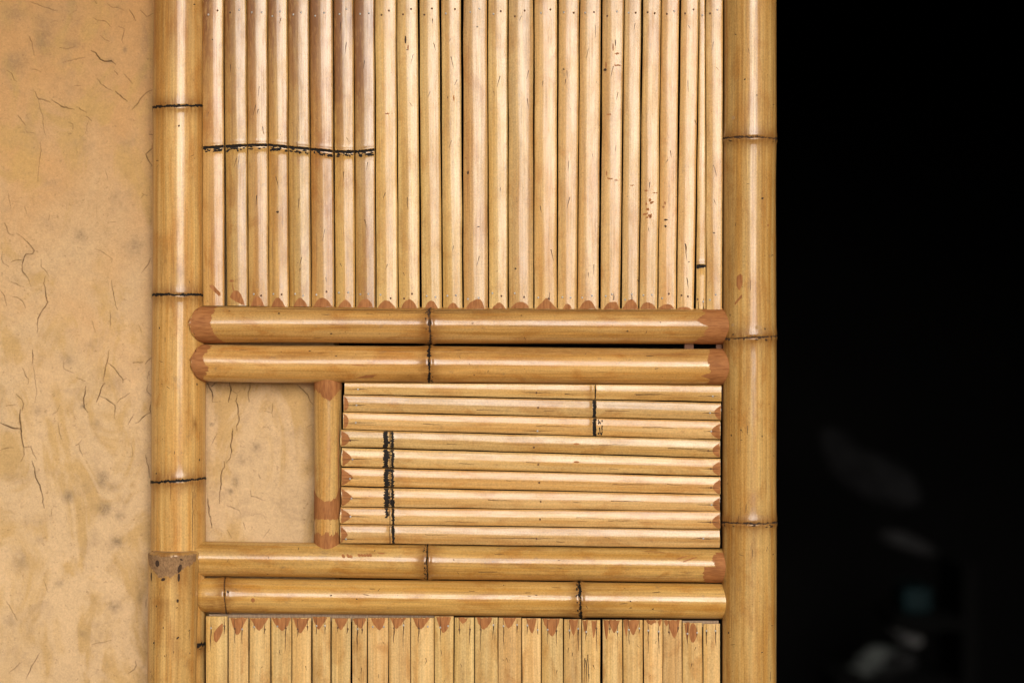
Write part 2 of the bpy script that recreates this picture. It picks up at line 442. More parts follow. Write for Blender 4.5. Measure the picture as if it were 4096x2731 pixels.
TOP = -560
upper = empty('slat_panel', W(1850, 1235, 0.0))
tag(upper, 'tall upper panel of upright split bamboo slats above the double rail', 'bamboo panel', 'bamboo slat panels')
for i in range(25):
    x0, x1 = T0[i] + GAP0[i] * 0.6 + 0.9, T0[i + 1] - (GAP0[i + 1] * 0.6 + 0.9 if i < 24 else 0)
    u0, u1 = T1[i] + GAP1[i] * 0.6 + 0.9, T1[i + 1] - (GAP1[i + 1] * 0.6 + 0.9 if i < 24 else 0)
    e = ENDY[i]
    # carry the edges on upward beyond the picture
    k = (TOP - 0) / (e - 0)
    X0, X1 = x0 + (x0 - u0) * -k, x1 + (x1 - u1) * -k
    nodes, stains = (), []
    skin = 'slat'
    y0 = -0.0125 + rnd.uniform(-0.0012, 0.0012)
    if i < 8:
        nodes = ((knot_y, 0.8),)
        skin = 'slat_gloss'
        stains = [(-20, x0 + 14, 380, 30, 1.15 if i not in (5, 6, 7) else 1.5), (knot_y((x0 + x1) / 2) - 10, (x0 + x1) / 2, 14, 60, 0.35)]
        if i in (6, 7): stains += [(200, x0 + 16, 330, 30, 1.3), (80, x1 - 12, 90, 24, 1.0)]
    else:
        stains = [(-60, (x0 + x1) / 2 - 20, 150, 40, 0.3)]
    if i == 23:
        nodes = ((1063, 0.8),); y0 = -0.009; stains.append((1050, 2800, 14, 40, 0.6))
    st = Strip(True, TOP, e, (X0, X1), (u0, u1), y0, 11 + i * 3, rc=0.062 + rnd.uniform(-0.008, 0.012) if x1 - x0 > 40 else 0.03,
               tilt=rnd.gauss(0.0, 0.02), nodes=nodes, stains=stains)
    if i in DOME:
        c, a, h = DOME[i]
        pk = {12: 0.4, 15: 0.0, 18: 0.35, 19: 0.1}.get(i, rnd.uniform(-0.15, 0.15)); pw = 1.0 if i in (15,) else rnd.uniform(1.7, 2.4)
        def dome(x, c=c, a=a, h=h, pk=pk, pw=pw, e=e):
            q = (x - c) / a
            q = (q - pk) / (1 - pk) if q > pk else (q - pk) / (1 + pk)
            return e - h * max(0.0, 1 - abs(q) ** pw) - 0.5, e - 0.3
        st.patch(c - a, c + a, dome, 1, rough=1.4, seed=i)
    if i == 0:
        st.patch(838, 882, lambda x: (1140 + max(0, (x - 852)) * 1.05, 1148 + (x - 838) * 0.95 if x < 872 else 1184), 1, rough=0.6, seed=4)
    if i == 1:
        st.patch(920, 978, lambda x: (1163 + 34 * abs((x - 944) / 28) ** 2.4, 1188 + 34 * ((x - 920) / 58) ** 0.7), 1, rough=0.8, seed=4)
        st.line(1165, 1133, 935, 927, 5, 1); st.patch(917, 936, lens_fn(926, 9, 1119, 1128), 1)
    if i < 8:
        scorch(st, st.edges(595)[0], st.edges(595)[1], knot_y, 10.5, 100 + i, 16 if i not in (2,) else 5, 20, 1.2)
    if i == 23:
        scorch(st, 2783, 2824, lambda x: 1063, 10, 77, 6, 10)
        st.line(1237, 1205, 2793, 2795, 3, 2); st.line(1237, 1190, 2814, 2813, 3, 2)
    if i in (15, 19, 18):
        c = {15: 2199, 19: 2527, 18: 2455}[i]
        st.line(1200, 1165, c, c, 3, 2, seed=i)
    if i == 22: st.line(975, 1040, 2742, 2746, 4, 2, seed=2)
    # scratches and rubbed spots
    for q in range(rnd.randint(2, 5)):
        a = rnd.uniform(60, 1120); b = rnd.uniform(T0[i] + 22, T0[i + 1] - 18)
        if x1 - x0 < 40: continue
        if rnd.random() < 0.8: st.line(a, a + rnd.uniform(12, 50), b, b + rnd.uniform(-12, 12), rnd.uniform(1.6, 3), 2, seed=q)
        else:
            w_ = rnd.uniform(3, 6); st.patch(b - w_, b + w_, lens_fn(b, w_, a, a + rnd.uniform(3, 9)), 2, rough=2.2, fr=4, seed=q + i)
    if i == 20:
        for q in range(7): 
            cx, cy = 2590 + rnd.uniform(-14, 22), 845 + rnd.uniform(-45, 25)
            st.patch(cx - 6, cx + 6, lens_fn(cx, 6, cy, cy + 8), 1, rough=2, seed=q)
    for (cx, cy, dx, dy) in ((2462, 172, 2, 14), (2452, 190, 3, 16), (2468, 215, 8, 4), (2424, 262, 3, 14), (2420, 280, 7, 5), (2470, 262, 16, 3), (2495, 256, 8, 3), (2436, 458, 10, 3), (2426, 693, 3, 10),
                             (2440, 714, 12, 3), (2466, 722, 8, 2), (2500, 735, 10, 2), (2530, 742, 9, 2), (2585, 762, 8, 3), (2622, 772, 10, 2), (2600, 800, 5, 8), (2590, 838, 7, 5), (2604, 862, 4, 8),
                             (2585, 815, 4, 5), (2650, 800, 9, 5), (2660, 812, 4, 6), (2654, 828, 6, 3), (2664, 879, 8, 4), (2650, 892, 7, 6), (2662, 905, 5, 4), (1815, 392, 3, 12), (1791, 390, 2, 5), (1868, 632, 10, 2), (1872, 690, 4, 7), (1622, 160, 4, 16), (1632, 190, 3, 10), (1550, 455, 10, 3), (1338, 115, 6, 12)):
        if x0 + 3 < cx < x1 - 3:
            st.patch(max(cx - dx, x0 + 2), min(cx + dx, x1 - 2), lens_fn(cx, dx, cy - dy, cy + dy), 1 if (cx + cy) % 3 else 2, rough=1.6, fr=3, seed=cx)
    so = st.mb.build('slat', MATS(skin), upper)
    w = x1 - x0
    if w < 40:
        nail(so, st, 1197, 2791, True); nail(so, st, 1206, 2813, False); nail(so, st, 62, (x0 + x1) / 2, False)
    else:
        wb = u1 - u0
        if i >= 2:
            nail(so, st, e - rnd.uniform(38, 62), u0 + wb * rnd.uniform(0.17, 0.27), rnd.random() < 0.2)
            nail(so, st, e - rnd.uniform(38, 62), u0 + wb * rnd.uniform(0.58, 0.70), rnd.random() < 0.4)
        nail(so, st, rnd.uniform(48, 66), x0 + w * rnd.uniform(0.2, 0.3), rnd.random() < (0.1 if i < 8 else 0.5))
        nail(so, st, rnd.uniform(34, 56), x0 + w * rnd.uniform(0.62, 0.74), rnd.random() < (0.1 if i < 8 else 0.7))

# ------------------------------------------------------------------ lower panel
L0 = [822, 912, 995, 1082, 1166, 1247, 1324, 1406, 1469, 1554, 1642, 1737, 1816, 1898, 1992, 2087, 2165, 2253, 2327, 2406, 2491, 2573, 2651, 2729, 2812, 2880]
L1 = [821, 912, 997, 1086, 1168, 1248, 1323, 1405, 1468, 1554, 1642, 1736, 1815, 1900, 1993, 2086, 2163, 2254, 2330, 2407, 2494, 2576, 2655, 2732, 2812, 2876]
LG0 = [0, 3, 2, 2, 2, 4, 4, 5, 1, 1, 1, 1, 2, 2, 1, 2, 1, 2, 2, 8, 2, 2, 1, 1, 2]
LG1 = [0, 4, 3, 4, 2, 5, 7, 5, 2, 2, 2, 4, 2, 4, 2, 6, 2, 4, 3, 9, 5, 5, 2, 1, 2]
LY = [2464, 2470, 2471, 2471, 2470, 2467, 2472, 2472, 2470, 2470, 2470, 2469, 2464, 2469, 2470, 2472, 2474, 2476, 2479, 2478, 2479, 2479, 2479, 2480, 2491]
LY[11] = 2464; LY[12] = 2469; LY[23] = 2490; LY[24] = 2494
LD = {1: [(955, 34, 70)], 2: [(1037, 36, 50)], 3: [(1125, 38, 48)], 4: [(1205, 34, 62)], 5: [(1280, 30, 48)], 6: [(1365, 28, 44)], 7: [(1437, 27, 38)], 8: [(1513, 30, 48)],
      9: [(1592, 32, 42)], 10: [(1685, 34, 45)], 11: [(1775, 30, 65)], 12: [(1853, 20, 25)], 13: [(1938, 32, 48)], 14: [(2038, 27, 43)], 15: [(2125, 22, 60)], 16: [(2205, 33, 68)],
      17: [(2295, 20, 65)], 18: [(2341, 11, 55), (2377, 12, 75)], 19: [(2426, 13, 80), (2455, 24, 52)], 20: [(2504, 10, 65), (2533, 25, 60)], 21: [(2605, 22, 18), (2638, 9, 22)],
      22: [(2666, 12, 25), (2695, 24, 70)], 23: [(2748, 11, 70)]}
lower = empty('slat_panel', W(1850, 3200, 0.0))
tag(lower, 'lower panel of upright dry bamboo slats with reddish pointed top ends', 'bamboo panel', 'bamboo slat panels')
BOT = 4100
for i in range(25):
    x0, x1 = L0[i] + LG0[i] * 0.6 + 0.9, L0[i + 1] - (LG0[i + 1] * 0.6 + 0.9 if i < 24 else 0)
    u0, u1 = L1[i] + LG1[i] * 0.6 + 0.9, L1[i + 1] - (LG1[i + 1] * 0.6 + 0.9 if i < 24 else 0)
    e = LY[i]
    st = Strip(True, e, BOT, (x0, x1), (u0, u1), -0.0105 + rnd.uniform(-0.0014, 0.0014), 211 + i * 3, rc=0.043 + rnd.uniform(-0.006, 0.012), tilt=rnd.gauss(0.0, 0.035),
               stains=[(e + 150 + rnd.uniform(0, 120), rnd.uniform(x0, x1), 70, 12, 0.35 if rnd.random() < 0.35 else 0)])
    for (c, a, h) in LD.get(i, ()):
        p2 = rnd.uniform(0.75, 1.25); skew = rnd.uniform(-0.25, 0.25)
        def tip(x, c=c, a=a, h=h, p2=p2, skew=skew, e=e):
            q = (x - c) / a
            q = (q - skew) / (1 - skew) if q > skew else (q - skew) / (1 + skew)
            return e + 0.3, e + 0.5 + h * max(0.0, 1 - abs(q) ** 1.5) ** p2
        st.patch(max(c - a, x0 + 1), min(c + a, x1 - 1), tip, 1, rough=3.2, fr=6, seed=i + 40)
    if i == 0: st.patch(855, 891, lambda x: (2492 + 38 * (1 - (x - 855) / 36) ** 1.5 * 1.0, 2572 - 52 * ((x - 855) / 36) ** 2.2 if x > 866 else 2560 + (x - 855)), 1, rough=1)
    if i == 23: st.patch(2757, 2788, lens_fn(2772, 15, 2492, 2568), 1, rough=1.5)
    so_splits = 1 if i < 8 else 2
    nb = [(x0 + (x1 - x0) * rnd.uniform(0.22, 0.38), e + rnd.uniform(28, 48)), (x0 + (x1 - x0) * rnd.uniform(0.68, 0.86), e + rnd.uniform(28, 48))]
    if i == 24: nb = [(2862, 2522), (2826, 2522)]
    for q, (b, a) in enumerate(nb):
        if rnd.random() < 0.75 or i > 11:
            st.line(a, e, b, b + rnd.uniform(-1, 1), 2.2, 2, seed=q)
            st.line(a, a + rnd.choice((20, 35, 60, 90)), b, b + rnd.uniform(-3, 2), rnd.uniform(2.4, 4.4), 2, seed=q + 3)
    for q in range(rnd.randint(0, 2)):
        a = rnd.uniform(2560, 2720); b = rnd.uniform(x0 + 20, x1 - 20)
        st.line(a, a + rnd.uniform(8, 26), b, b + rnd.uniform(-9, 9), rnd.uniform(1.5, 2.6), 2, seed=q)
    if i == 18:
        for q in range(3): st.line(2640 + rnd.uniform(-40, 30), 2731, 2338 + q * 8 + rnd.uniform(-3, 3), 2338 + q * 8, 3.2, 2, seed=q)
    so = st.mb.build('slat', MATS('slat_low'), lower)
    for (b, a) in nb: nail(so, st, a, b, rnd.random() < 0.35)
mb = MB(); box(mb, W(836, 2472, 0.004)[:1] + (0.0035,) + W(836, 2485, 0.004)[2:], W(1748, 2456, 0.004)[:1] + (0.016,) + W(836, 2455, 0.004)[2:])
mb.build('batten', [M['batten']], lower)
mb = MB(); box(mb, W(2729, 2500, 0.0)[:1] + (-0.003,) + W(836, 2505, 0.0)[2:], W(2874, 2480, 0.0)[:1] + (0.012,) + W(836, 2481, 0.0)[2:])
mb.build('batten', [M['batten']], lower)

# ------------------------------------------------------------------ small sideways panel
H0 = [1529, 1578, 1647, 1717, 1788, 1867, 1945, 2027, 2096, 2171]
H1 = [1541, 1608.5, 1681, 1758.6, 1832, 1905, 1978, 2044, 2116, 2190]
HG0 = [0, 1, 1, 1, 3, 2, 3, 1, 1]
HG1 = [0, 3, 2, 1, 2, 2, 1, 1, 1]
XL = [1378, 1374, 1372, 1363, 1367, 1365, 1364, 1362, 1361]
XR = [2886, 2884, 2882, 2881, 2882, 2882, 2880, 2881, 2879]
side = empty('slat_panel', W(2120, 2180, 0.0))
tag(side, 'small panel of sideways bamboo slats with black knots, right of the bare mud niche', 'bamboo panel', 'bamboo slat panels')
for i in range(9):
    y0, y1 = H0[i] + HG0[i] * 0.6 + 1.1, H0[i + 1] - (HG0[i + 1] * 0.6 + 1.1 if i < 8 else 0)
    u0, u1 = H1[i] + HG1[i] * 0.6 + 1.1, H1[i + 1] - (HG1[i + 1] * 0.6 + 1.1 if i < 8 else 0)
    nx = (lambda b: 2379) if i < 3 else (lambda b, i=i: 1559 + (1 if i < 6 else 10))
    stains = [(2379 - 18, (y0 + y1) / 2, 12, 60, 0.35)] if i < 3 else [(1590, (y0 + y1) / 2, 14, 60, 0.3)]
    if i == 0: stains += [(2560, 1588, 60, 8, 0.55), (2720, 1590, 70, 7, 0.5), (2600, 1570, 50, 6, 0.4)]
    rag = [[rnd.uniform(-5, 5) for _ in range(4)] for _ in range(2)]
    def endc(k, s, i=i, rag=rag):
        return lambda f: s * (rag[k][0] * math.sin(f * math.pi) + 0.8 * rag[k][1] * math.sin(2 * math.pi * f)) * (1.0 if i > 2 else 0.2)
    st = Strip(False, XL[i], XR[i], (y0, y1), (u0, u1), -0.0125 + rnd.uniform(-0.0008, 0.0008), 411 + 3 * i, rc=0.042 + rnd.uniform(-0.004, 0.006), tilt=rnd.gauss(0.0, 0.02),
               nodes=((nx, 0.7),), stains=stains, endcurve=(endc(0, 0.6), endc(1, 0.25)))
    # rubbed ends
    cl = (y0 + y1) / 2; hl = (y1 - y0) / 2
    depth = [0, 18, 20, 32, 38, 46, 44, 42, 26][i]
    if depth:
        pw = 2.2 if i < 4 else 1.2
        st.patch(y0 + 3, y1 - 3, lambda b, c=cl + 3, h=hl - 2, d=depth, i=i, pw=pw: (XL[i] + 2.5 + 0 * b, XL[i] + 3 + d * max(0, 1 - abs((b - c) / h) ** pw)), 1, rough=1.6, seed=i)
    cr, hr = (u0 + u1) / 2, (u1 - u0) / 2
    depth = [0, 24, 34, 28, 30, 28, 26, 30, 0][i]
    if depth:
        st.patch(u0 + 8, u1 - 2, lambda b, c=cr + 6, h=hr * 0.86, d=depth, i=i: (XR[i] - 2.5 - d * max(0, 1 - abs((b - c) / h) ** 2.0), XR[i] - 1.5), 1, rough=1.5, seed=i + 9)
    # knots
    def ln(a, t0, t1):
        return lambda b: a
    if i == 0:
        st.patch(1533, 1607, lambda b: (2379, 2383.5), 4, rough=0.8, seed=3, off=0.0003)
    elif i < 3:
        e0, e1 = st.edges(2380)
        st.patch(e0, e1, lambda b: (2371, 2385), 4, rough=2.0, fr=4, seed=i, off=0.0003)
        if i == 2:
            for q in range(16):
                cc = rnd.uniform(e0 + 4, e1 - 4); xx = rnd.uniform(2390, 2407)
                st.patch(cc - 5, cc + 5, lens_fn(cc, 5, xx, xx + 5), 4, rough=1, seed=q, off=0.0003)
    else:
        e0, e1 = st.edges(1560)
        if i < 7:
            bx = 1533 + (3 if i > 4 else 0)
            st.patch(e0, e1, lambda b, bx=bx: (bx, bx + 21 + 3 * math.sin(b / 9)), 4, rough=4.5, fr=4, seed=i + 60, off=0.0003)
            st.patch(e0, e1, lambda b: (1564, 1576), 4, rough=4.0, fr=4, seed=i + 70, off=0.0003)
        if i == 7:
            st.patch(e0, e0 + 40, lambda b: (1541, 1553), 4, rough=5, fr=4, seed=i + 60, off=0.0003)
        if i >= 7:
            st.patch(e0, e1, lambda b: (1566 + (b - e0) * 0.03, 1578), 4, rough=2.6, fr=5, seed=i + 70, off=0.0003)
        st.patch(e0, e1, lambda b: (1558.5, 1561.5), 2, rough=0.6, fr=5, seed=i + 80, off=0.00035)
    for q in range(3):
        a = rnd.uniform(1650, 2750); b = rnd.uniform(y0 + 30, y1 - 6) + (a - 1370) / 1500 * (u0 - y0)
        st.line(a, a + rnd.uniform(20, 160), b, b + rnd.uniform(-3, 3) + 2, rnd.uniform(1.2, 2.2), 2, seed=q)
    if i in (3, 4): st.patch(y0 + 52, y0 + 60, lens_fn(y0 + 56, 4, 2296, 2318), 1, rough=2)
    nl = [(1432, .55), (1426, .6), (1423, .6), (1401, .62), (1410, .6), (1400, .6), (1406, .58), (1402, .55), (1384, .78)][i]
    nm = [(2146, .62), (2153, .5), (2150, .82), (2136, .72), (2153, .62), (2157, .58), (2163, .58), (2160, .58), (2146, .62)][i]
    nr = [(2851, .68), (2840, .6), (2845, .58), (2833, .62), (2844, .6), (2844, .62), (2846, .62), (2842, .62), (2813, .5)][i]
    def at(a, f): e0, e1 = st.edges(a); return e0 + (e1 - e0) * f
    bl, bm_, br = at(*nl), at(*nm), at(*nr)
    st.line(nl[0], nl[0] + rnd.uniform(30, 80), bl, bl, 2.4, 2, seed=1); st.line(nl[0], XL[i] + 6, bl, bl, 2.2, 2, seed=2)
    st.line(nr[0], XR[i] - 4, br, br + 1, 2.6, 2, seed=1); st.line(nr[0], nr[0] - rnd.uniform(30, 80), br, br, 2.4, 2, seed=2)
    if i in (0, 2, 8): st.line(nm[0], nm[0] + 60, bm_, bm_, 2.0, 2); st.line(nm[0], nm[0] - 60 - (160 if i == 8 else 0), bm_, bm_ - 2, 2.0, 2)
    so = st.mb.build('slat', MATS('slat'), side)
    nail(so, st, nl[0], bl, i == 3)
    nail(so, st, nm[0], bm_, i not in (2,))
    nail(so, st, nr[0], br, i in (3, 4, 5, 7))
mb = MB(); box(mb, (W(2889, 0, -.002).x, -0.004, W(0, 2060, -.002).z), (W(2903, 0, -.002).x, 0.012, W(0, 1546, -.002).z))
mb.build('edge_strip', [M['batten_dark']], side)


# ------------------------------------------------------------------ round bamboo
class Culm:
    def __init__(self, vert, a0, a1, c0, c1, r0, r1, y, seed, nodes=(), stains=(), round0=0, round1=0, bulge=1.0, flat=1.0, clip0=0):
        self.__dict__.update(vert=vert, a0=a0, a1=a1, c0=c0, c1=c1, r0=r0, r1=r1, y=y, seed=seed, nodes=nodes, stains=stains, round0=round0, round1=round1, bulge=bulge, flat=flat, clip0=clip0)
        self.mb = MB(); self._body()

    def r(self, a, th):
        t = (a - self.a0) / (self.a1 - self.a0)
        r = self.r0 + (self.r1 - self.r0) * t
        r *= 1 + 0.008 * n1(a / 260, self.seed) + 0.006 * math.sin(2 * th + self.seed)
        for n in self.nodes:
            d = a - self.node_at(n, th)
            r += self.bulge * (3.6 * math.exp(-((d - 9) / 9) ** 2) + 2.6 * math.exp(-((d + 11) / 14) ** 2) + 1.4 * math.exp(-(d / 45) ** 2) - 3.4 * math.exp(-(d / 3.4) ** 2))
        for R, e in ((self.round0, self.a0), (self.round1, self.a1)):
            if R:
                d = abs(a - e)
                if d < R: r *= 1 - 0.22 * (1 - d / R) ** 2
        return r

    def node_at(self, n, th):
        return n[0] + n[1] * math.sin(th) + 1.2 * n1(th * 3.1, self.seed + int(n[0]))

    def S(self, a, th, off=0.0):
        t = (a - self.a0) / (self.a1 - self.a0)
        c = self.c0 + (self.c1 - self.c0) * t + 1.5 * n1(a / 380, self.seed + 31)
        p = W(c, a, self.y) if self.vert else W(a, c, self.y)
        r = self.r(a, th) * MPP + off
        cy, sn = math.cos(th), math.sin(th)
        if self.clip0 and a - self.a0 < self.clip0:             # end worked round to lap the post
            h = max(0.02, 1 - (1 - max(0, a - self.a0) / self.clip0) ** 2) ** 0.5
            sn = max(-h, min(h, sn)); cy = math.copysign(max(0, 1 - sn * sn) ** 0.5, cy)
        cy, sn = cy * r * self.flat, sn * r
        return p + (Vector((sn, -cy, 0)) if self.vert else Vector((0, -cy, -sn)))

    def stain(self, a, th):
        s = 0.0
        for n in self.nodes:
            d = a - n[0]
            s = max(s, 0.8 * math.exp(-(d / 42) ** 2))
        for (ca, ct, ra, rt, k) in self.stains:
            s = max(s, 1.5 * k * math.exp(-((a - ca) / ra) ** 2 - ((th - ct) / rt) ** 2))
        return s

    def _body(self):
        NT_ = 72; mb = self.mb
        N = max(12, int(abs(self.a1 - self.a0) / 40))
        rows = set(self.a0 + (self.a1 - self.a0) * i / N for i in range(N + 1))
        for n in self.nodes:
            for d in (-70, -50, -38, -30, -24, -19, -15, -12, -9, -7, -5, -3.5, -2, -1, 0, 1, 2, 3.5, 5, 7, 9, 12, 15, 19, 24, 30, 40, 55): rows.add(n[0] + d)
        for R, e, s in ((self.round0, self.a0, 1), (self.round1, self.a1, -1)):
            if R:
                for q in (0.08, 0.2, 0.35, 0.5, 0.7, 1.0): rows.add(e + s * R * q)
        if self.clip0:
            for q in (0.01, 0.03, 0.06, 0.1, 0.15, 0.22, 0.3, 0.4, 0.5, 0.62, 0.75, 0.88, 1.0): rows.add(self.a0 + q * self.clip0)
        rows = sorted(r for r in rows if self.a0 <= r <= self.a1)
        rm = (self.r0 + self.r1) / 2 * MPP
        prev = None
        for a in rows:
            ring = []
            for i in range(NT_ + 1):
                th = -math.pi + 2 * math.pi * i / NT_
                ring.append(mb.vert(self.S(a, th), (th * rm + self.seed, a * MPP), self.stain(a, th)))
            if prev:
                for i in range(NT_): mb.face((prev[i], prev[i + 1], ring[i + 1], ring[i]), 0)
            else: first = ring
            prev = ring
        mb.face(first[:-1], 3); mb.face(prev[:-1], 3)

    def patch(self, t0, t1, fn, m, off=0.0003, rough=1.5, fr=0.12, seed=0, n=None):
        mb = self.mb; n = n or max(6, int(abs(t1 - t0) * 75)); prev = None; rows = 6
        rm = (self.r0 + self.r1) / 2 * MPP
        for i in range(n + 1):
            th = t0 + (t1 - t0) * i / n
            lo, hi = fn(th)
            lo += rough * (n1(th / fr, seed + 3) + 0.7 * n1(th / fr * 4.7, seed + 5)); hi += rough * (n1(th / fr, seed + 17) + 0.7 * n1(th / fr * 4.7, seed + 21))
            if hi < lo: lo = hi = (lo + hi) / 2
            cur = [mb.vert(self.S(lo + (hi - lo) * q / rows, th, off), (th * rm + self.seed, (lo + (hi - lo) * q / rows) * MPP)) for q in range(rows + 1)]
            if prev:
                for q in range(rows): mb.face((prev[q], prev[q + 1], cur[q + 1], cur[q]), m)
            prev = cur

    def chip(self, a, th, la, lt, m=1, slant=0.0, seed=0, off=0.0003):
        """small scraped fleck: half length la (px along), half width lt (radians)"""
        self.patch(th - lt, th + lt, lambda t: (a + slant * (t - th) - la * max(0, 1 - ((t - th) / lt) ** 2) ** 0.5, a + slant * (t - th) + la * max(0, 1 - ((t - th) / lt) ** 2) ** 0.5), m, rough=0.8, seed=seed, off=off)

    def line(self, a0, a1, t0, t1, w, m=2, seed=0):
        n = max(4, int(max(abs(a1 - a0) / 9, abs(t1 - t0) * 30))); prev = None; mb = self.mb
        al = abs(a1 - a0) * MPP > abs(t1 - t0) * self.r0 * MPP
        for i in range(n + 1):
            t = i / n; a = a0 + (a1 - a0) * t; th = t0 + (t1 - t0) * t
            ww = w * (math.sin(math.pi * min(1, t * 0.9 + 0.1))) ** 0.5 / 2 + 0.2
            if al: th += 0.014 * n1(a / 30, seed); q = [self.S(a, th - ww / self.r0, 0.0003), self.S(a, th + ww / self.r0, 0.0003)]
            else: a += 1.3 * n1(th * 9, seed); q = [self.S(a - ww, th, 0.0003), self.S(a + ww, th, 0.0003)]
            cur = [mb.vert(p, (th * 0.03, a * MPP)) for p in q]
            if prev: mb.face((prev[0], prev[1], cur[1], cur[0]), m)
            prev = cur

    def build(self, name, skin):
        return self.mb.build(name, MATS(skin))

    def ring(self, parent, n, thick, seed, broken=0.35, flecks=0, side=1, span=1.75, dark='burn'):
        """the dark scar round a knot: a thin raised collar of its own"""
        keep = self.mb; self.mb = MB()
        self.patch(-span, span, lambda th: (self.node_at(n, th) - thick / 2, self.node_at(n, th) + thick / 2), 0, rough=thick * broken, fr=0.09, seed=seed, off=0.00045)
        r = random.Random(seed)
        for q in range(flecks):
            th = r.uniform(-1.2, 1.2); w = r.uniform(0.02, 0.09); o = side * r.uniform(thick * 0.6, 16); h = r.uniform(1.5, 4)
            self.patch(th - w, th + w, lambda t, o=o, h=h, th=th, w=w: (self.node_at(n, t) + o - h * (1 - ((t - th) / w) ** 2), self.node_at(n, t) + o + h * (1 - ((t - th) / w) ** 2)), 0, rough=1.6, fr=0.05, seed=seed + q, off=0.00045)
        mb, self.mb = self.mb, keep
        return mb.build('knot_ring', [M[dark]], parent)


# posts ---------------------------------------------------------------
FLOOR_PX = 4500
def scuff(c, n, rng_a, seed, m=2):
    r = random.Random(seed)
    for q in range(n):
        a = r.uniform(*rng_a); th = r.uniform(-1.0, 1.0)
        k = r.random()
        if k < 0.45: c.chip(a, th, r.uniform(2, 5), r.uniform(0.02, 0.05), m, r.uniform(-40, 40), q)
        elif k < 0.8: c.line(a, a + r.uniform(10, 45), th, th + r.uniform(-0.05, 0.05), r.uniform(1.2, 2.2), m, q)
        else: c.line(a, a + r.uniform(-8, 8), th, th + r.uniform(0.06, 0.22), r.uniform(1.2, 2.2), m, q)

lp = Culm(True, -600, 4350, 723, 706, 104, 113, 0.013, 5, nodes=((432, -3), (1180, 0), (1918, -8), (2580, -8), (-330, 0), (3300, 0)),
          stains=[(1090, 0.15, 25, 0.25, 0.35), (1050, -0.6, 90, 0.3, 0.3), (1690, 0.75, 14, 0.12, 0.6), (60, -0.3, 260, 0.9, 0.3)], bulge=0.45)
scuff(lp, 16, (0, 2150), 3)
lp.line(1960, 2200, 0.66, 0.66, 2.0, 2)
lp.line(2201, 2204, -1.15, 0.8, 5.5, 2)  # shadow line above the short post's top, painted as a dark strip
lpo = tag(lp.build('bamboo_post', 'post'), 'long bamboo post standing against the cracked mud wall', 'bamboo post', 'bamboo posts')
for q, n in enumerate(lp.nodes[:4]): lp.ring(lpo, n, 8.5 if q != 3 else 14, 20 + q, 0.34, 5 if q == 3 else 0, 1)

sp = Culm(True, 2203, 4350, 695, 668, 102, 83, -0.022, 8, nodes=((3350, 0),), round0=9,
          stains=[(2240, -0.2, 45, 0.9, 0.75), (2300, 0.5, 40, 0.5, 0.4), (2420, -0.3, 30, 0.3, 0.45), (2560, 0.2, 60, 0.2, 0.25)])
def worn(th):
    pts = [(-1.4, 2216), (-1.08, 2250), (-0.75, 2280), (-0.38, 2303), (0.05, 2294), (0.5, 2268), (1.0, 2246), (1.3, 2236)]
    for (t0, y0), (t1, y1) in zip(pts, pts[1:]):
        if th <= t1: return 2208, y0 + (y1 - y0) * (th - t0) / (t1 - t0)
    return 2208, 2216
sp.patch(-1.35, 1.2, worn, 4, rough=5, fr=0.1, seed=3)
for (a, t, la, lt, s) in ((2246, -0.55, 13, 0.10, 0), (2265, 0.36, 15, 0.09, -80), (2300, 0.33, 16, 0.05, 0), (2308, -0.28, 6, 0.09, -30), (2300, -0.9, 18, 0.05, 10), (2393, 0.3, 7, 0.05, 0), (2540, 0.33, 4, 0.06, -60), (2230, 0.42, 4, 0.06, 30), (2420, 0.28, 2, 0.04, -40)):
    sp.chip(a, t, la, lt, 2, s, int(a), 0.0006)
scuff(sp, 14, (2300, 2731), 9)
tag(sp.mb.build('bamboo_post', [M['post'], M['cut'], M['split'], M['core'], M['worn']]), 'shorter bamboo post at lower left, its sawn top rough and pitted', 'bamboo post', 'bamboo posts')

rp = Culm(True, -600, 4350, 3000, 2993, 104, 111, -0.004, 12, nodes=((556, 0), (1349, -6), (2086, 0), (-200, 0), (2850, 0)),
          stains=[(420, 0.1, 40, 0.4, 0.3), (900, -0.8, 400, 0.25, 0.2), (2200, -0.7, 300, 0.2, 0.3), (570, 0.4, 16, 0.4, 0.5)], bulge=0.75)
rp.patch(-0.58, -0.34, lambda t: (1098 + 70 * abs(t + 0.43) , 1166 - 190 * abs(t + 0.47)), 1, rough=1.5)
rp.patch(-0.66, -0.36, lambda t: (1212 - 115 * (t + 0.66), 1222 - 100 * (t + 0.66)), 1, rough=1.0)
rp.chip(905, 0.68, 5, 0.04, 1); rp.chip(1300, -0.75, 7, 0.07, 3); rp.chip(478, -0.75, 8, 0.09, 3); rp.chip(1310, 0.25, 9, 0.13, 3)
scuff(rp, 34, (60, 2731), 6)
rpo = tag(rp.build('bamboo_post', 'post'), 'thick bamboo post at the edge of the dark doorway', 'bamboo post', 'bamboo posts')
for q, n in enumerate(rp.nodes[:3]): rp.ring(rpo, n, 5.5 if q != 1 else 4, 40 + q, 0.5, 10, 1, dark='split')

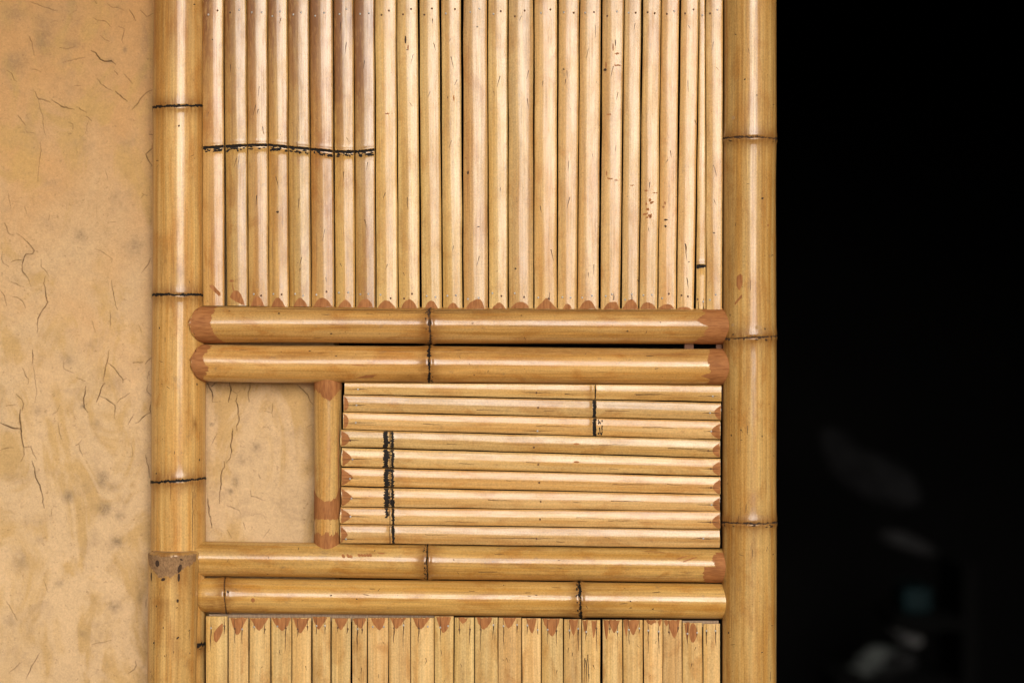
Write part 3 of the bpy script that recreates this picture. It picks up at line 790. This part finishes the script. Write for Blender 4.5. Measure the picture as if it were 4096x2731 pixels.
# rails ---------------------------------------------------------------
RAILG = 'horizontal bamboo rails'
r1 = Culm(False, 767, 2985, 1297, 1306, 74.5, 72, 0.0, 21, clip0=54, nodes=((1721, 2),), stains=[(1700, -1.0, 700, 0.25, 0.35), (2350, -0.95, 500, 0.25, 0.45), (2800, 0.3, 80, 0.9, 0.25)])
r1.patch(-1.57, 1.57, lambda th: (767.5, 850 + 38 * max(0, -th - 0.2) ** 1.3 * 0.6 + 44 * max(0, th - 0.15) ** 1.1), 1, rough=5, fr=0.16, seed=2)
r1.patch(-1.5, 1.57, lambda th: (2812 - 45 * math.exp(-((th - 1.1) / 0.35) ** 2) - 22 * math.exp(-((th + 0.35) / 0.25) ** 2) + 14 * math.exp(-((th - 0.1) / 0.2) ** 2), 2975), 1, rough=7, fr=0.13, seed=8)
r1.line(1030, 2050, -0.98, -0.80, 2.6, 2, 3); r1.line(1700, 2760, -0.95, -0.98, 2.2, 2, 5); r1.line(1500, 2000, -0.72, -0.70, 1.6, 2, 6); r1.line(2830, 2880, 0.1, 0.08, 3.5, 2, 6)
scuff(r1, 14, (900, 2750), 31)
ro = tag(r1.build('bamboo_rail', 'rail'), 'bamboo rail directly under the upper panel, topmost of the four rails', 'bamboo rail', RAILG)
r1.ring(ro, r1.nodes[0], 7, 51, 0.55, 8, -1, dark='split')

r2 = Culm(False, 773, 2985, 1452, 1468, 75, 72.5, 0.0, 22, clip0=54, nodes=((1718, 0),), stains=[(2100, -0.9, 500, 0.4, 0.4), (2700, -0.7, 250, 0.3, 0.35), (1650, 0.9, 60, 0.5, 0.4), (1250, -0.5, 300, 0.25, 0.25)])
r2.patch(-1.57, 1.57, lambda th: (773.5, 828 + 10 * math.sin(th * 5) + 10 * max(0, -th)), 1, rough=6, fr=0.1, seed=12)
r2.patch(-1.5, 1.57, lambda th: (2834 - 40 * math.exp(-((th - 0.5) / 0.13) ** 2) + 6 * math.sin(th * 4), 2975), 1, rough=5, fr=0.12, seed=18)
r2.patch(0.60, 0.82, lambda t: (1468 - 190 * (t - 0.6) + 0 , 1470 + 80 * max(0, (0.82 - t)) ** 0.5 - 0 * t), 1, rough=0.6)
r2.line(1410, 1470, 0.02, 0.06, 3, 1, 3)
scuff(r2, 16, (900, 2750), 33)
ro = tag(r2.build('bamboo_rail', 'rail'), 'bamboo rail above the mud niche, second of the four rails from the top', 'bamboo rail', RAILG)
r2.ring(ro, r2.nodes[0], 9, 52, 0.45, 8, 1)

r3 = Culm(False, 700, 2985, 2232, 2261, 70, 69, 0.005, 23, nodes=((1710, 0),), stains=[(900, -0.8, 200, 0.3, 0.3), (1680, 0.1, 20, 0.4, 0.4)])
r3.patch(0.02, 1.57, lambda th: (2815 - 6 * math.sin(th * 3), 2975), 1, rough=4, fr=0.1, seed=12)
r3.patch(-0.9, 0.02, lambda th: (2845 + 30 * abs(th + 0.4), 2975), 1, rough=5, fr=0.1, seed=15)
for (a, t) in ((1377, -0.32), (1396, -0.34), (1408, -0.3), (1440, -0.38), (1452, -0.38), (1463, -0.38), (1474, -0.38), (1485, -0.4)):
    r3.chip(a, t, 6, 0.12 if a < 1400 else 0.09, 1, 25, int(a))
r3.line(1512, 1545, -0.55, -0.5, 4, 1); r3.line(2705, 2750, -0.42, -0.62, 5, 1); r3.line(2728, 2785, -0.25, -0.55, 5, 1)
scuff(r3, 12, (900, 2750), 35)
ro = tag(r3.build('bamboo_rail', 'rail'), 'bamboo rail under the small sideways panel, third of four rails from the top', 'bamboo rail', RAILG)
r3.ring(ro, r3.nodes[0], 4.5, 53, 0.3, 14, -1)

r4 = Culm(False, 791, 2985, 2378, 2405, 70, 71, 0.004, 24, nodes=((905, 3), (2319, 4)), round0=34, round1=0,
          stains=[(850, 0.5, 40, 0.8, 0.45), (1000, 0.7, 90, 0.3, 0.35), (2380, 0.6, 120, 0.7, 0.35), (2290, 0.8, 60, 0.6, 0.4), (2370, -0.8, 80, 0.3, 0.35)])
r4.chip(1018, 0.16, 8, 0.13, 1)
scuff(r4, 20, (930, 2800), 37)
ro = tag(r4.build('bamboo_rail', 'rail'), 'lowest bamboo rail, resting just above the lower slat panel', 'bamboo rail', RAILG)
r4.ring(ro, r4.nodes[0], 3, 54, 0.3, 3, 1, dark='split'); r4.ring(ro, r4.nodes[1], 9, 55, 0.5, 10, -1)

up = Culm(True, 1450, 2245, 1313, 1309, 55.5, 53, 0.006, 29, nodes=(), stains=[(1560, 0, 25, 1.4, 0.2)])
up.patch(-1.57, 1.57, lambda th: (1460, 1580 + 18 * math.sin(th * 3 + 1.2) - 10 * abs(th) ** 2 * 0.4), 1, rough=5, fr=0.16, seed=2)
up.patch(-1.57, 1.57, lambda th: (2003 - 30 * abs(th) ** 1.5 - 60 * max(0, th - 0.7), 2074), 1, rough=3, fr=0.1, seed=4)
up.patch(-1.57, 1.57, lambda th: (2126 + 12 * math.sin(th * 4) ** 2, 2240), 1, rough=5, fr=0.12, seed=6)
up.line(1700, 2000, 0.9, 0.95, 5, 1); up.line(1640, 2010, 1.05, 1.02, 2.4, 2)
tag(up.build('bamboo_strut', 'post'), 'short upright bamboo strut with reddish ends, right of the mud niche', 'bamboo strut')

for (x0, x1, lab) in ((2738, 2774, 'tiny bamboo wedge in the black gap between the two upper rails, left of its twin'), (2864, 2886, 'tiny bamboo wedge in the black gap between the two upper rails, beside the doorway post')):
    mb = MB(); p = W(x0, 1402, 0.004); q = W(x1, 1368, 0.004); box(mb, (p.x, 0.0, p.z), (q.x, 0.03, q.z))
    tag(mb.build('bamboo_wedge', [M['batten_dark']]), lab, 'wedge', 'wedges between the rails')


# ------------------------------------------------------------------ mud wall with its cracks
A_ = [(0, 0, 2.351), [
    (1.3, (285, 20), (390, 60), (480, 90), (540, 105)), (1.0, (885, 0), (905, 40)), (1.0, (1005, 30), (1060, 75), (1110, 75), (1165, 100)), (1.3, (1215, 95), (1250, 145), (1275, 200)),
    (1.3, (1320, 100), (1380, 160), (1440, 130)), (.9, (870, 170), (930, 195), (985, 200), (1050, 260)), (1.0, (1110, 250), (1165, 270), (1160, 330), (1145, 380), (1160, 415)),
    (.9, (940, 335), (985, 375), (1030, 390)), (2.4, (855, 480), (900, 500), (940, 560), (985, 580), (1045, 575), (1090, 610)), (1.1, (270, 340), (300, 400), (320, 520)),
    (1.2, (65, 665), (105, 690), (130, 750), (155, 770)), (1., (280, 650), (330, 655), (385, 680)), (1.5, (325, 860), (360, 935), (410, 940), (470, 965)),
    (1.7, (480, 940), (520, 965), (570, 1000), (640, 1020), (700, 1030)), (1.2, (720, 1005), (760, 1035), (810, 1060)), (1.2, (805, 1095), (860, 1140)), (1.1, (910, 740), (945, 790), (1000, 830), (1060, 860)),
    (1.8, (1085, 860), (1130, 900), (1195, 955)), (1.7, (1240, 1030), (1300, 970), (1330, 920), (1370, 880), (1430, 850)), (1.1, (1165, 695), (1210, 745), (1245, 790)), (1.1, (1075, 670), (1110, 705)),
    (.8, (360, 935), (370, 1010), (400, 1100), (405, 1200), (430, 1290)), (1.1, (165, 1085), (205, 1140), (235, 1180)), (.8, (175, 1248), (240, 1242), (330, 1255)), (1.1, (375, 1340), (385, 1420), (370, 1500), (365, 1568)),
    (1.7, (1435, 1350), (1430, 1400), (1370, 1450), (1395, 1510), (1430, 1560)), (.9, (640, 1150), (680, 1170), (680, 1220)), (.8, (830, 1140), (800, 1260)), (.8, (560, 450), (630, 465), (700, 440)),
    (.8, (590, 590), (650, 575), (740, 550), (810, 540)), (.8, (700, 810), (760, 805)), (1.6, (1400, 1265), (1440, 1270))]]
B_ = [(0, 667, 2.352), [
    (1.3, (40, 530), (65, 590), (85, 635), (125, 645)), (1.6, (150, 625), (200, 660), (250, 705), (290, 750), (320, 790), (305, 820), (240, 825), (220, 870), (205, 930), (205, 975), (245, 1030), (275, 1080), (290, 1125)),
    (1.3, (100, 900), (140, 880), (210, 880)), (1.2, (20, 800), (10, 860), (30, 910), (80, 940)), (1., (385, 870), (385, 940), (430, 985), (460, 1035)),
    (1.9, (425, 1030), (408, 1095), (425, 1150), (440, 1260), (450, 1275), (400, 1345), (355, 1430), (350, 1560)), (1.3, (100, 1085), (150, 1100), (190, 1125), (225, 1130)), (1.2, (0, 1155), (40, 1215), (60, 1305)),
    (1.1, (90, 1215), (160, 1230), (210, 1265), (240, 1330)), (1.4, (1050, 1070), (1060, 1160), (1075, 1230), (1085, 1300), (1105, 1345)), (1.1, (1035, 1350), (1040, 1420), (1035, 1500)), (1.4, (1420, 860), (1380, 940), (1330, 1000)),
    (.9, (890, 770), (950, 795), (1000, 830), (1055, 865), (1050, 900)), (1., (865, 1450), (895, 1560)), (1., (1335, 250), (1355, 265), (1325, 300)), (1., (1355, 265), (1385, 270)), (.8, (70, 230), (90, 330), (100, 395)),
    (.8, (230, 370), (250, 450)), (1., (465, 450), (455, 505)), (.9, (1300, 1480), (1330, 1560)), (.9, (360, 0), (355, 140)), (.9, (990, 40), (1015, 130))]]
C_ = [(0, 1400, 2.351), [
    (1.9, (305, 0), (305, 120)), (.9, (305, 120), (320, 200), (335, 330), (345, 400), (325, 500)), (1.5, (210, 170), (235, 235), (265, 270), (265, 315)), (1.6, (1025, 0), (1010, 90), (990, 180), (970, 290)),
    (2.1, (985, 310), (955, 350), (935, 420), (905, 490)), (1.8, (1020, 125), (1070, 165), (1110, 220), (1155, 280), (1155, 305)), (1., (1155, 280), (1190, 265)), (1.6, (1250, 120), (1290, 115), (1340, 115)),
    (1.7, (1365, 130), (1395, 95), (1430, 60)), (1.7, (940, 430), (1000, 460), (1050, 495), (1080, 520), (1080, 580), (1075, 640)), (2.1, (805, 340), (800, 410), (785, 450), (790, 540), (825, 585)),
    (1.4, (150, 415), (200, 460), (220, 510), (205, 565)), (3.4, (190, 560), (185, 650), (195, 740), (205, 830), (220, 910)), (2.9, (0, 685), (50, 705), (110, 730), (190, 740)), (1.4, (220, 910), (228, 985), (195, 1045)),
    (1.1, (220, 912), (295, 912)), (1.5, (290, 900), (310, 975), (340, 1025)), (2.2, (300, 1040), (325, 1110), (335, 1200), (375, 1270), (395, 1350), (405, 1400), (400, 1430), (415, 1485)), (1.1, (0, 940), (60, 920), (130, 918)),
    (1.1, (60, 525), (110, 520), (155, 510)), (1., (600, 100), (600, 175), (640, 195), (690, 215)), (1.1, (720, 260), (760, 275), (800, 290)), (.9, (500, 600), (540, 570), (560, 520)), (1.1, (545, 690), (555, 760), (575, 840)),
    (1.1, (770, 840), (740, 880), (750, 940), (780, 1000)), (1., (740, 880), (710, 895)), (1.2, (1220, 405), (1180, 435), (1130, 460), (1100, 495)), (1.5, (1420, 490), (1410, 560), (1425, 610)),
    (1.7, (1410, 590), (1360, 620), (1320, 660), (1270, 690)), (1.1, (1260, 600), (1230, 650), (1205, 700)), (1.2, (1400, 200), (1385, 270)), (1.2, (1395, 320), (1380, 380), (1420, 430)), (1.7, (1370, 980), (1380, 1050), (1400, 1120), (1410, 1200)),
    (1., (1230, 880), (1245, 950), (1245, 1000), (1190, 1000)), (1., (485, 1495), (480, 1560))]]
D_ = [(700, 1400, 2.351), [
    (2.3, (305, 310), (325, 360), (345, 390), (355, 440), (350, 490)), (2.0, (375, 310), (325, 360)), (1.2, (350, 490), (400, 490)), (2.0, (510, 305), (525, 360), (515, 420), (500, 490)), (1.1, (530, 375), (580, 410), (610, 385)),
    (2.0, (585, 420), (570, 480), (590, 540), (590, 600), (600, 660), (575, 715), (580, 755)), (2.1, (540, 740), (535, 830), (520, 890), (530, 960), (520, 1010)), (1.2, (520, 1010), (480, 1060)),
    (1.9, (460, 1045), (465, 1100), (440, 1130), (430, 1200), (435, 1260), (420, 1330), (415, 1400), (420, 1440)), (1.7, (705, 310), (700, 370), (685, 400), (695, 490)), (1., (480, 1455), (540, 1480), (600, 1505), (620, 1540)),
    (1.4, (710, 1320), (715, 1375), (760, 1380), (820, 1410), (850, 1410)), (1.7, (1150, 330), (1200, 370), (1250, 420), (1270, 480), (1300, 510)), (1.1, (920, 500), (910, 590), (920, 630)), (1., (840, 575), (910, 590)),
    (1., (395, 785), (340, 890)), (1.1, (1240, 725), (1280, 705)), (2.0, (305, 1395), (325, 1568)), (1., (785, 1165), (800, 1205))]]
E_ = [(500, 2064, 2.351), [(1.3, (25, 1480), (85, 1440), (105, 1400), (95, 1360)), (1.9, (800, 0), (815, 110)), (.9, (1360, 120), (1300, 200)), (.9, (1110, 60), (1130, 120)), (.9, (960, 130), (1000, 200)), (1.0, (200, 780), (195, 860))]]
F_ = [(0, 0, 0.5742), [(1.4, (60, 1558), (75, 1525), (90, 1500)), (1., (20, 1545), (50, 1520)), (1., (15, 1380), (40, 1425)), (.9, (210, 1480), (255, 1470)), (.9, (100, 1330), (110, 1360))]]
segs = []
rc = random.Random(99)
def addpath(w, pts):
    # break each stroke into short jittery steps
    out = [pts[0]]
    for (p, q) in zip(pts, pts[1:]):
        d = math.hypot(q[0] - p[0], q[1] - p[1]); n = max(1, int(d / 9))
        for i in range(1, n + 1):
            t = i / n; j = 1.7 if i < n else 0
            out.append((p[0] + (q[0] - p[0]) * t + rc.uniform(-j, j), p[1] + (q[1] - p[1]) * t + rc.uniform(-j, j)))
    L = len(out) - 1
    for i in range(L):
        t = (i + 0.5) / L
        segs.append((out[i], out[i + 1], w * (0.45 + 0.65 * math.sin(math.pi * t) ** 0.6) * rc.uniform(0.7, 1.15)))
for (ox, oy, s), paths in (A_, B_, C_, D_, E_, F_):
    for p in paths: addpath(p[0], [(ox + x / s, oy + y / s) for (x, y) in p[1:]])
for q in range(260):                                     # fine hairlines
    x, y = rc.uniform(-120, 1300), rc.uniform(-160, 2900); a = rc.gauss(1.3, 0.9) * rc.choice((1, -1)); pts = [(x, y)]
    for i in range(rc.randint(3, 8)):
        a += rc.gauss(0, 0.5); x += 11 * math.cos(a); y += 11 * math.sin(a); pts.append((x, y))
    addpath(rc.uniform(0.05, 0.38), pts)
STAINS = [(175, 150, 38, 70, .5), (60, 255, 48, 42, .5), (290, 180, 40, 25, .4), (320, 938, 22, 20, .55), (540, 985, 38, 40, .5), (410, 1915, 26, 36, .75), (450, 1945, 24, 20, .5), (273, 1985, 22, 26, .75),
          (418, 2035, 30, 30, .75), (270, 1440, 24, 22, .5), (848, 1697, 8, 7, 1.3), (1020, 1790, 20, 18, .55), (965, 1838, 26, 18, .5), (940, 1925, 13, 24, .7), (922, 1965, 8, 10, .8), (330, 1625, 10, 9, .8),
          (467, 2165, 26, 24, .75), (456, 2424, 26, 24, .7), (480, 2060, 22, 18, .5), (500, 200, 10, 12, .6), (440, 245, 10, 8, .9), (85, 2250, 40, 40, .35), (580, 150, 22, 90, .4), (575, 300, 26, 60, .35),
          (150, 1640, 20, 20, .35), (560, 2390, 14, 30, .5), (40, 2480, 30, 26, .4), (240, 2330, 20, 16, .45), (160, 2160, 16, 14, .4), (330, 2530, 26, 22, .4), (390, 1690, 12, 12, .4), (60, 60, 40, 30, .4), (872, 1660, 20, 40, .25)]

YW = 0.046
KW = (CAM_D + YW) / CAM_D
xs = np.concatenate([np.linspace(-2.4, -0.86, 24)[:-1], np.arange(-0.86, -0.285, 0.00068), [-0.28]])
zs = np.concatenate([np.linspace(0.0, 0.68, 30)[:-1], np.arange(0.68, 1.83, 0.00092), np.linspace(1.85, 2.7, 20)])
Xg, Zg = np.meshgrid(xs, zs)
SX = Xg / (MPP * KW) + 2048; SY = 1365.5 - (Zg - CZ) / (MPP * KW)
crack = np.zeros_like(Xg)
for (p, q, w) in segs:
    m = 9
    x0, x1 = sorted((p[0], q[0])); y0, y1 = sorted((p[1], q[1]))
    i0, i1 = np.searchsorted(SX[0], [x0 - m, x1 + m]); j = np.searchsorted(-SY[:, 0], [-(y1 + m), -(y0 - m)])
    if i1 <= i0 or j[1] <= j[0]: continue
    sx = SX[j[0]:j[1], i0:i1]; sy = SY[j[0]:j[1], i0:i1]
    dx, dy = q[0] - p[0], q[1] - p[1]; L2 = dx * dx + dy * dy + 1e-9
    t = np.clip(((sx - p[0]) * dx + (sy - p[1]) * dy) / L2, 0, 1)
    d = np.hypot(sx - p[0] - t * dx, sy - p[1] - t * dy)
    k = min(1.0, 0.22 + 0.36 * w) * (0.55 if w < 0.4 else 1)
    val = k * np.exp(-(d / (0.8 + 0.44 * w)) ** 2)
    blk = crack[j[0]:j[1], i0:i1]; np.maximum(blk, val, out=blk)
stain = np.zeros_like(Xg)
for (cx, cy, rx, ry, k) in STAINS:
    stain = np.maximum(stain, k * np.exp(-((SX - cx) / rx) ** 2 - ((SY - cy) / ry) ** 2))
Y = YW + 0.0022 * vnoise2(Xg * 7, Zg * 7, 1) + 0.0009 * vnoise2(Xg * 24, Zg * 24, 2) + 0.00025 * vnoise2(Xg * 110, Zg * 110, 4)
Y = Y + 0.0035 * crack ** 1.4 - 0.0004 * np.exp(-((crack - 0.25) / 0.15) ** 2)
nz, nx_ = Xg.shape
verts = np.stack([Xg, Y, Zg], -1).reshape(-1, 3)
idx = np.arange(nz * nx_).reshape(nz, nx_)
quads = np.stack([idx[:-1, :-1], idx[:-1, 1:], idx[1:, 1:], idx[1:, :-1]], -1).reshape(-1, 4)
# close it to a solid slab 12 cm thick
loop = np.concatenate([idx[0, :], idx[1:, -1], idx[-1, -2::-1], idx[-2:0:-1, 0]])
bk = verts[loop].copy(); bk[:, 1] = 0.16
base = len(verts); nb_ = len(loop)
verts = np.concatenate([verts, bk])
i2 = np.arange(nb_); j2 = (i2 + 1) % nb_
rim = np.stack([loop[j2], loop[i2], base + i2, base + j2], -1)
allq = np.concatenate([quads, rim]).astype(np.int32)
me = bpy.data.meshes.new('mud_wall')
me.vertices.add(len(verts)); me.vertices.foreach_set('co', verts.astype(np.float32).ravel())
me.loops.add(allq.size + nb_); me.polygons.add(len(allq) + 1)
me.loops.foreach_set('vertex_index', np.concatenate([allq.ravel(), base + i2]).astype(np.int32))
me.polygons.foreach_set('loop_start', np.concatenate([np.arange(len(allq)) * 4, [allq.size]]).astype(np.int32))
me.update(calc_edges=True)
for nm, a in (('crack', crack), ('stain', stain)):
    at = me.attributes.new(nm, 'FLOAT', 'POINT')
    at.data.foreach_set('value', np.concatenate([a.ravel(), np.zeros(nb_)]).astype(np.float32))
sm = np.zeros(len(me.polygons), dtype=bool); sm[:len(quads)] = True
me.polygons.foreach_set('use_smooth', sm)
me.materials.append(M['mud'])
wall = bpy.data.objects.new('mud_wall', me); COL.objects.link(wall)
tag(wall, 'cracked ochre mud plaster wall with grey blotches, left of and behind the bamboo', 'wall')

# ------------------------------------------------------------------ dark room behind the doorway
DARK = plain('painted_room_shade', (0.0016, 0.0015, 0.0014), 0.95, s=3)  # near-black colour stands in for the deep shade of the room
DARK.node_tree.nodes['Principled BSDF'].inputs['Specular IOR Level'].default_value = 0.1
def slab(name, lo, hi, mat, kind='structure'):
    mb = MB(); box(mb, lo, hi); o = mb.build(name, [mat], smooth=False)
    if kind: o['kind'] = kind
    return o
def thing(o, lab, cat): return tag(o, lab, cat)
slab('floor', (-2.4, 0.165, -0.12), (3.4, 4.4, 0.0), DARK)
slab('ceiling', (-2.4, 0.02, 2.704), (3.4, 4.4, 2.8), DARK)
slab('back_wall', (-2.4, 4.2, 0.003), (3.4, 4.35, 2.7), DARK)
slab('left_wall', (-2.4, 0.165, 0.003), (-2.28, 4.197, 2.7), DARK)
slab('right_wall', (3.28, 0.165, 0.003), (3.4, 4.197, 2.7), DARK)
slab('front_wall', (2.0, 0.04, 0.003), (3.4, 0.16, 2.7), M['mud'])
slab('lintel', (-0.275, 0.05, 1.93), (1.995, 0.16, 2.7), M['mud'])
EARTH = plain('trodden_earth', (0.30, 0.20, 0.11), 0.95, s=6)
slab('ground', (-30, -60, -0.12), (30, 0.0, -0.004), EARTH)

slab('added_shade_eave', (-6, -0.95, 2.30), (6, 0.02, 2.42), M['batten'])  # unseen overhang, added to cut sky light and darken the upper part

def lump(name, c, r, mat, seed, squash=(1, 1, 1), rot=0.0, bumps=0.25, seg=28):
    mb = MB(); prev = None
    for j in range(seg // 2 + 1):
        ph = math.pi * j / (seg // 2); row = []
        for i in range(seg):
            th = 2 * math.pi * i / seg
            d = Vector((math.sin(ph) * math.cos(th), math.sin(ph) * math.sin(th), math.cos(ph)))
            k = 1 + bumps * (n1(d.x * 2.3 + d.z * 1.7 + 5, seed) + 0.5 * n1(d.y * 4.1 - d.z * 3.3, seed + 4) + 0.3 * n1(d.x * 7 + d.y * 5, seed + 8))
            p = Vector((d.x * squash[0], d.y * squash[1], d.z * squash[2])) * (r * k)
            p = Vector((p.x * math.cos(rot) - p.z * math.sin(rot), p.y, p.x * math.sin(rot) + p.z * math.cos(rot)))
            row.append(mb.vert(Vector(c) + p))
        if prev:
            for i in range(seg): mb.face((prev[i], prev[(i + 1) % seg], row[(i + 1) % seg], row[i]))
        prev = row
    o = mb.build(name, [mat])
    return o

DY = 3.2
CB = plain('whitish_cloth_shaded', (0.14, 0.14, 0.14), 0.9, s=30, var=0.4)  # these cloth and box colours are darkened to imitate the room's shade
CL = plain('pale_cloth_shaded', (0.050, 0.055, 0.053), 0.9, s=12)
GR = plain('grey_cloth_shaded', (0.0052, 0.0052, 0.0057), 0.9, s=14, var=0.6)
GS = plain('lighter_grey_cloth_shaded', (0.013, 0.013, 0.0135), 0.9, s=14, var=0.5)
TE = plain('teal_plastic_shaded', (0.0025, 0.010, 0.012), 0.7, s=8)
def rope_cloth(name, pts, rads, mat, seed, flat=0.45):
    mb = MB(); prev = None; n = 24
    P = [W(x, y, DY + 0.0) for (x, y) in pts]
    ss = [k / 24 * (len(P) - 1) for k in range(25)]
    for s in ss:
        i = min(int(s), len(P) - 2); f = s - i
        c = P[i].lerp(P[i + 1], f); d = (P[i + 1] - P[i]).normalized(); e = d.cross(Vector((0, 1, 0))).normalized()
        r = (rads[i] + (rads[i + 1] - rads[i]) * f) * MPP * (CAM_D + DY) / CAM_D
        r *= max(0.15, min(1, s * 2.5, (len(P) - 1 - s) * 2.5)) ** 0.5
        row = []
        for k in range(n):
            t = 2 * math.pi * k / n
            rr = r * (1 + 0.14 * n1(t * 2.5 + s * 1.3, seed))
            row.append(mb.vert(c + e * (rr * math.cos(t)) + Vector((0, rr * flat * math.sin(t), 0))))
        if prev:
            for k in range(n): mb.face((prev[k], prev[(k + 1) % n], row[(k + 1) % n], row[k]))
        else: mb.face(row)
        prev = row
    mb.face(prev)
    return mb.build(name, [mat])
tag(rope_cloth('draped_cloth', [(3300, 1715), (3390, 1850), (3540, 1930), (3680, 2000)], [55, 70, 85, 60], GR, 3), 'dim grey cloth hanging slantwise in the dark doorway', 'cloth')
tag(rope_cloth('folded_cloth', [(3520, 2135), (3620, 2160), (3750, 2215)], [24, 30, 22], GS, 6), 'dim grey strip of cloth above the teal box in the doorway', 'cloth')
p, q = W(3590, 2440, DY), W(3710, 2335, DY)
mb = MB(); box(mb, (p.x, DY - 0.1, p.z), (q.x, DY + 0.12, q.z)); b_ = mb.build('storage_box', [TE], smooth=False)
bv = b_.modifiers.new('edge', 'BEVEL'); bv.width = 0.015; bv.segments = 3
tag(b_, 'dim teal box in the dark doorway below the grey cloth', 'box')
BUN = 'pale bundles low in the doorway'
for (cx, cy, r, sq, ro_, lab) in ((3582, 2508, 32, (1.0, 0.8, 0.8), 0, 'small pale bundle, highest of the four low in the dark doorway'),
                                  (3645, 2555, 44, (1.1, 0.8, 0.42), -0.05, 'flattened pale bundle, rightmost of the four low in the dark doorway'),
                                  (3482, 2645, 62, (1.1, 0.7, 0.62), 0.35, 'brightest pale bundle, leftmost of the four low in the dark doorway'),
                                  (3590, 2640, 70, (1.1, 0.7, 0.6), 0.4, 'dimmer lumpy bundle between the other three low in the dark doorway')):
    c = W(cx, cy, DY)
    tag(lump('cloth_bundle', c, r * MPP * (CAM_D + DY) / CAM_D, {3582: CB, 3645: CB, 3590: GS}.get(cx, CL), int(cx), sq, ro_, 0.45), lab, 'bundle', BUN)

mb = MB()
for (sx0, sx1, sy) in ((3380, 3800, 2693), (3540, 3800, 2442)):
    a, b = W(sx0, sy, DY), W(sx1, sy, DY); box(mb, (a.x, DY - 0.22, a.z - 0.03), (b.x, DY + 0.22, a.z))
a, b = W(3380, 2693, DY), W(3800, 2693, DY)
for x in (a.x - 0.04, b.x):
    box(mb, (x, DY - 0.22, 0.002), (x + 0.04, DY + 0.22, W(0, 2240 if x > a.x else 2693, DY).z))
tag(mb.build('shelf', [DARK], smooth=False), 'shelf coloured near-black as deep shade in the doorway, under the teal box', 'shelf')

# ------------------------------------------------------------------ light
EL, AZ = math.radians(14), math.radians(11)
L = Vector((math.sin(AZ) * math.cos(EL), -math.cos(AZ) * math.cos(EL), math.sin(EL)))
sun = bpy.data.lights.new('sun', 'SUN'); sun.energy = 1.5; sun.angle = math.radians(36); sun.color = (1.0, 0.955, 0.90)
so = bpy.data.objects.new('sun', sun); so.rotation_euler = (-L).to_track_quat('-Z', 'Y').to_euler(); so.location = (1, -4, 4); COL.objects.link(so)
w = bpy.data.worlds.new('World'); scene.world = w; w.use_nodes = True
nt = w.node_tree; nt.nodes.clear()
sky = nt.nodes.new('ShaderNodeTexSky'); sky.sky_type = 'NISHITA'; sky.sun_disc = False
sky.sun_elevation = EL; sky.sun_rotation = math.pi - AZ; sky.air_density = 1.2; sky.dust_density = 5.0; sky.ozone_density = 0.6
hs = nt.nodes.new('ShaderNodeHueSaturation'); hs.inputs['Saturation'].default_value = 0.35     # cloud veil
bg = nt.nodes.new('ShaderNodeBackground'); bg.inputs[1].default_value = 0.08
ow = nt.nodes.new('ShaderNodeOutputWorld')
nt.links.new(sky.outputs[0], hs.inputs['Color']); nt.links.new(hs.outputs[0], bg.inputs[0]); nt.links.new(bg.outputs[0], ow.inputs[0])

# ------------------------------------------------------------------ camera
cam = bpy.data.cameras.new('camera'); cam.sensor_width = 36; cam.lens = 36 * CAM_D / 1.6
cam.clip_end = 200; cam.dof.use_dof = True; cam.dof.focus_distance = CAM_D - 0.012; cam.dof.aperture_fstop = 1.7
co = bpy.data.objects.new('camera', cam); co.location = (0, -CAM_D, CZ); co.rotation_euler = (math.pi / 2, 0, 0)
COL.objects.link(co); scene.camera = co
vs = scene.view_settings
vs.view_transform = 'Standard'; vs.look = 'None'; vs.exposure = 0.3; vs.gamma = 1.0; vs.use_curve_mapping = False
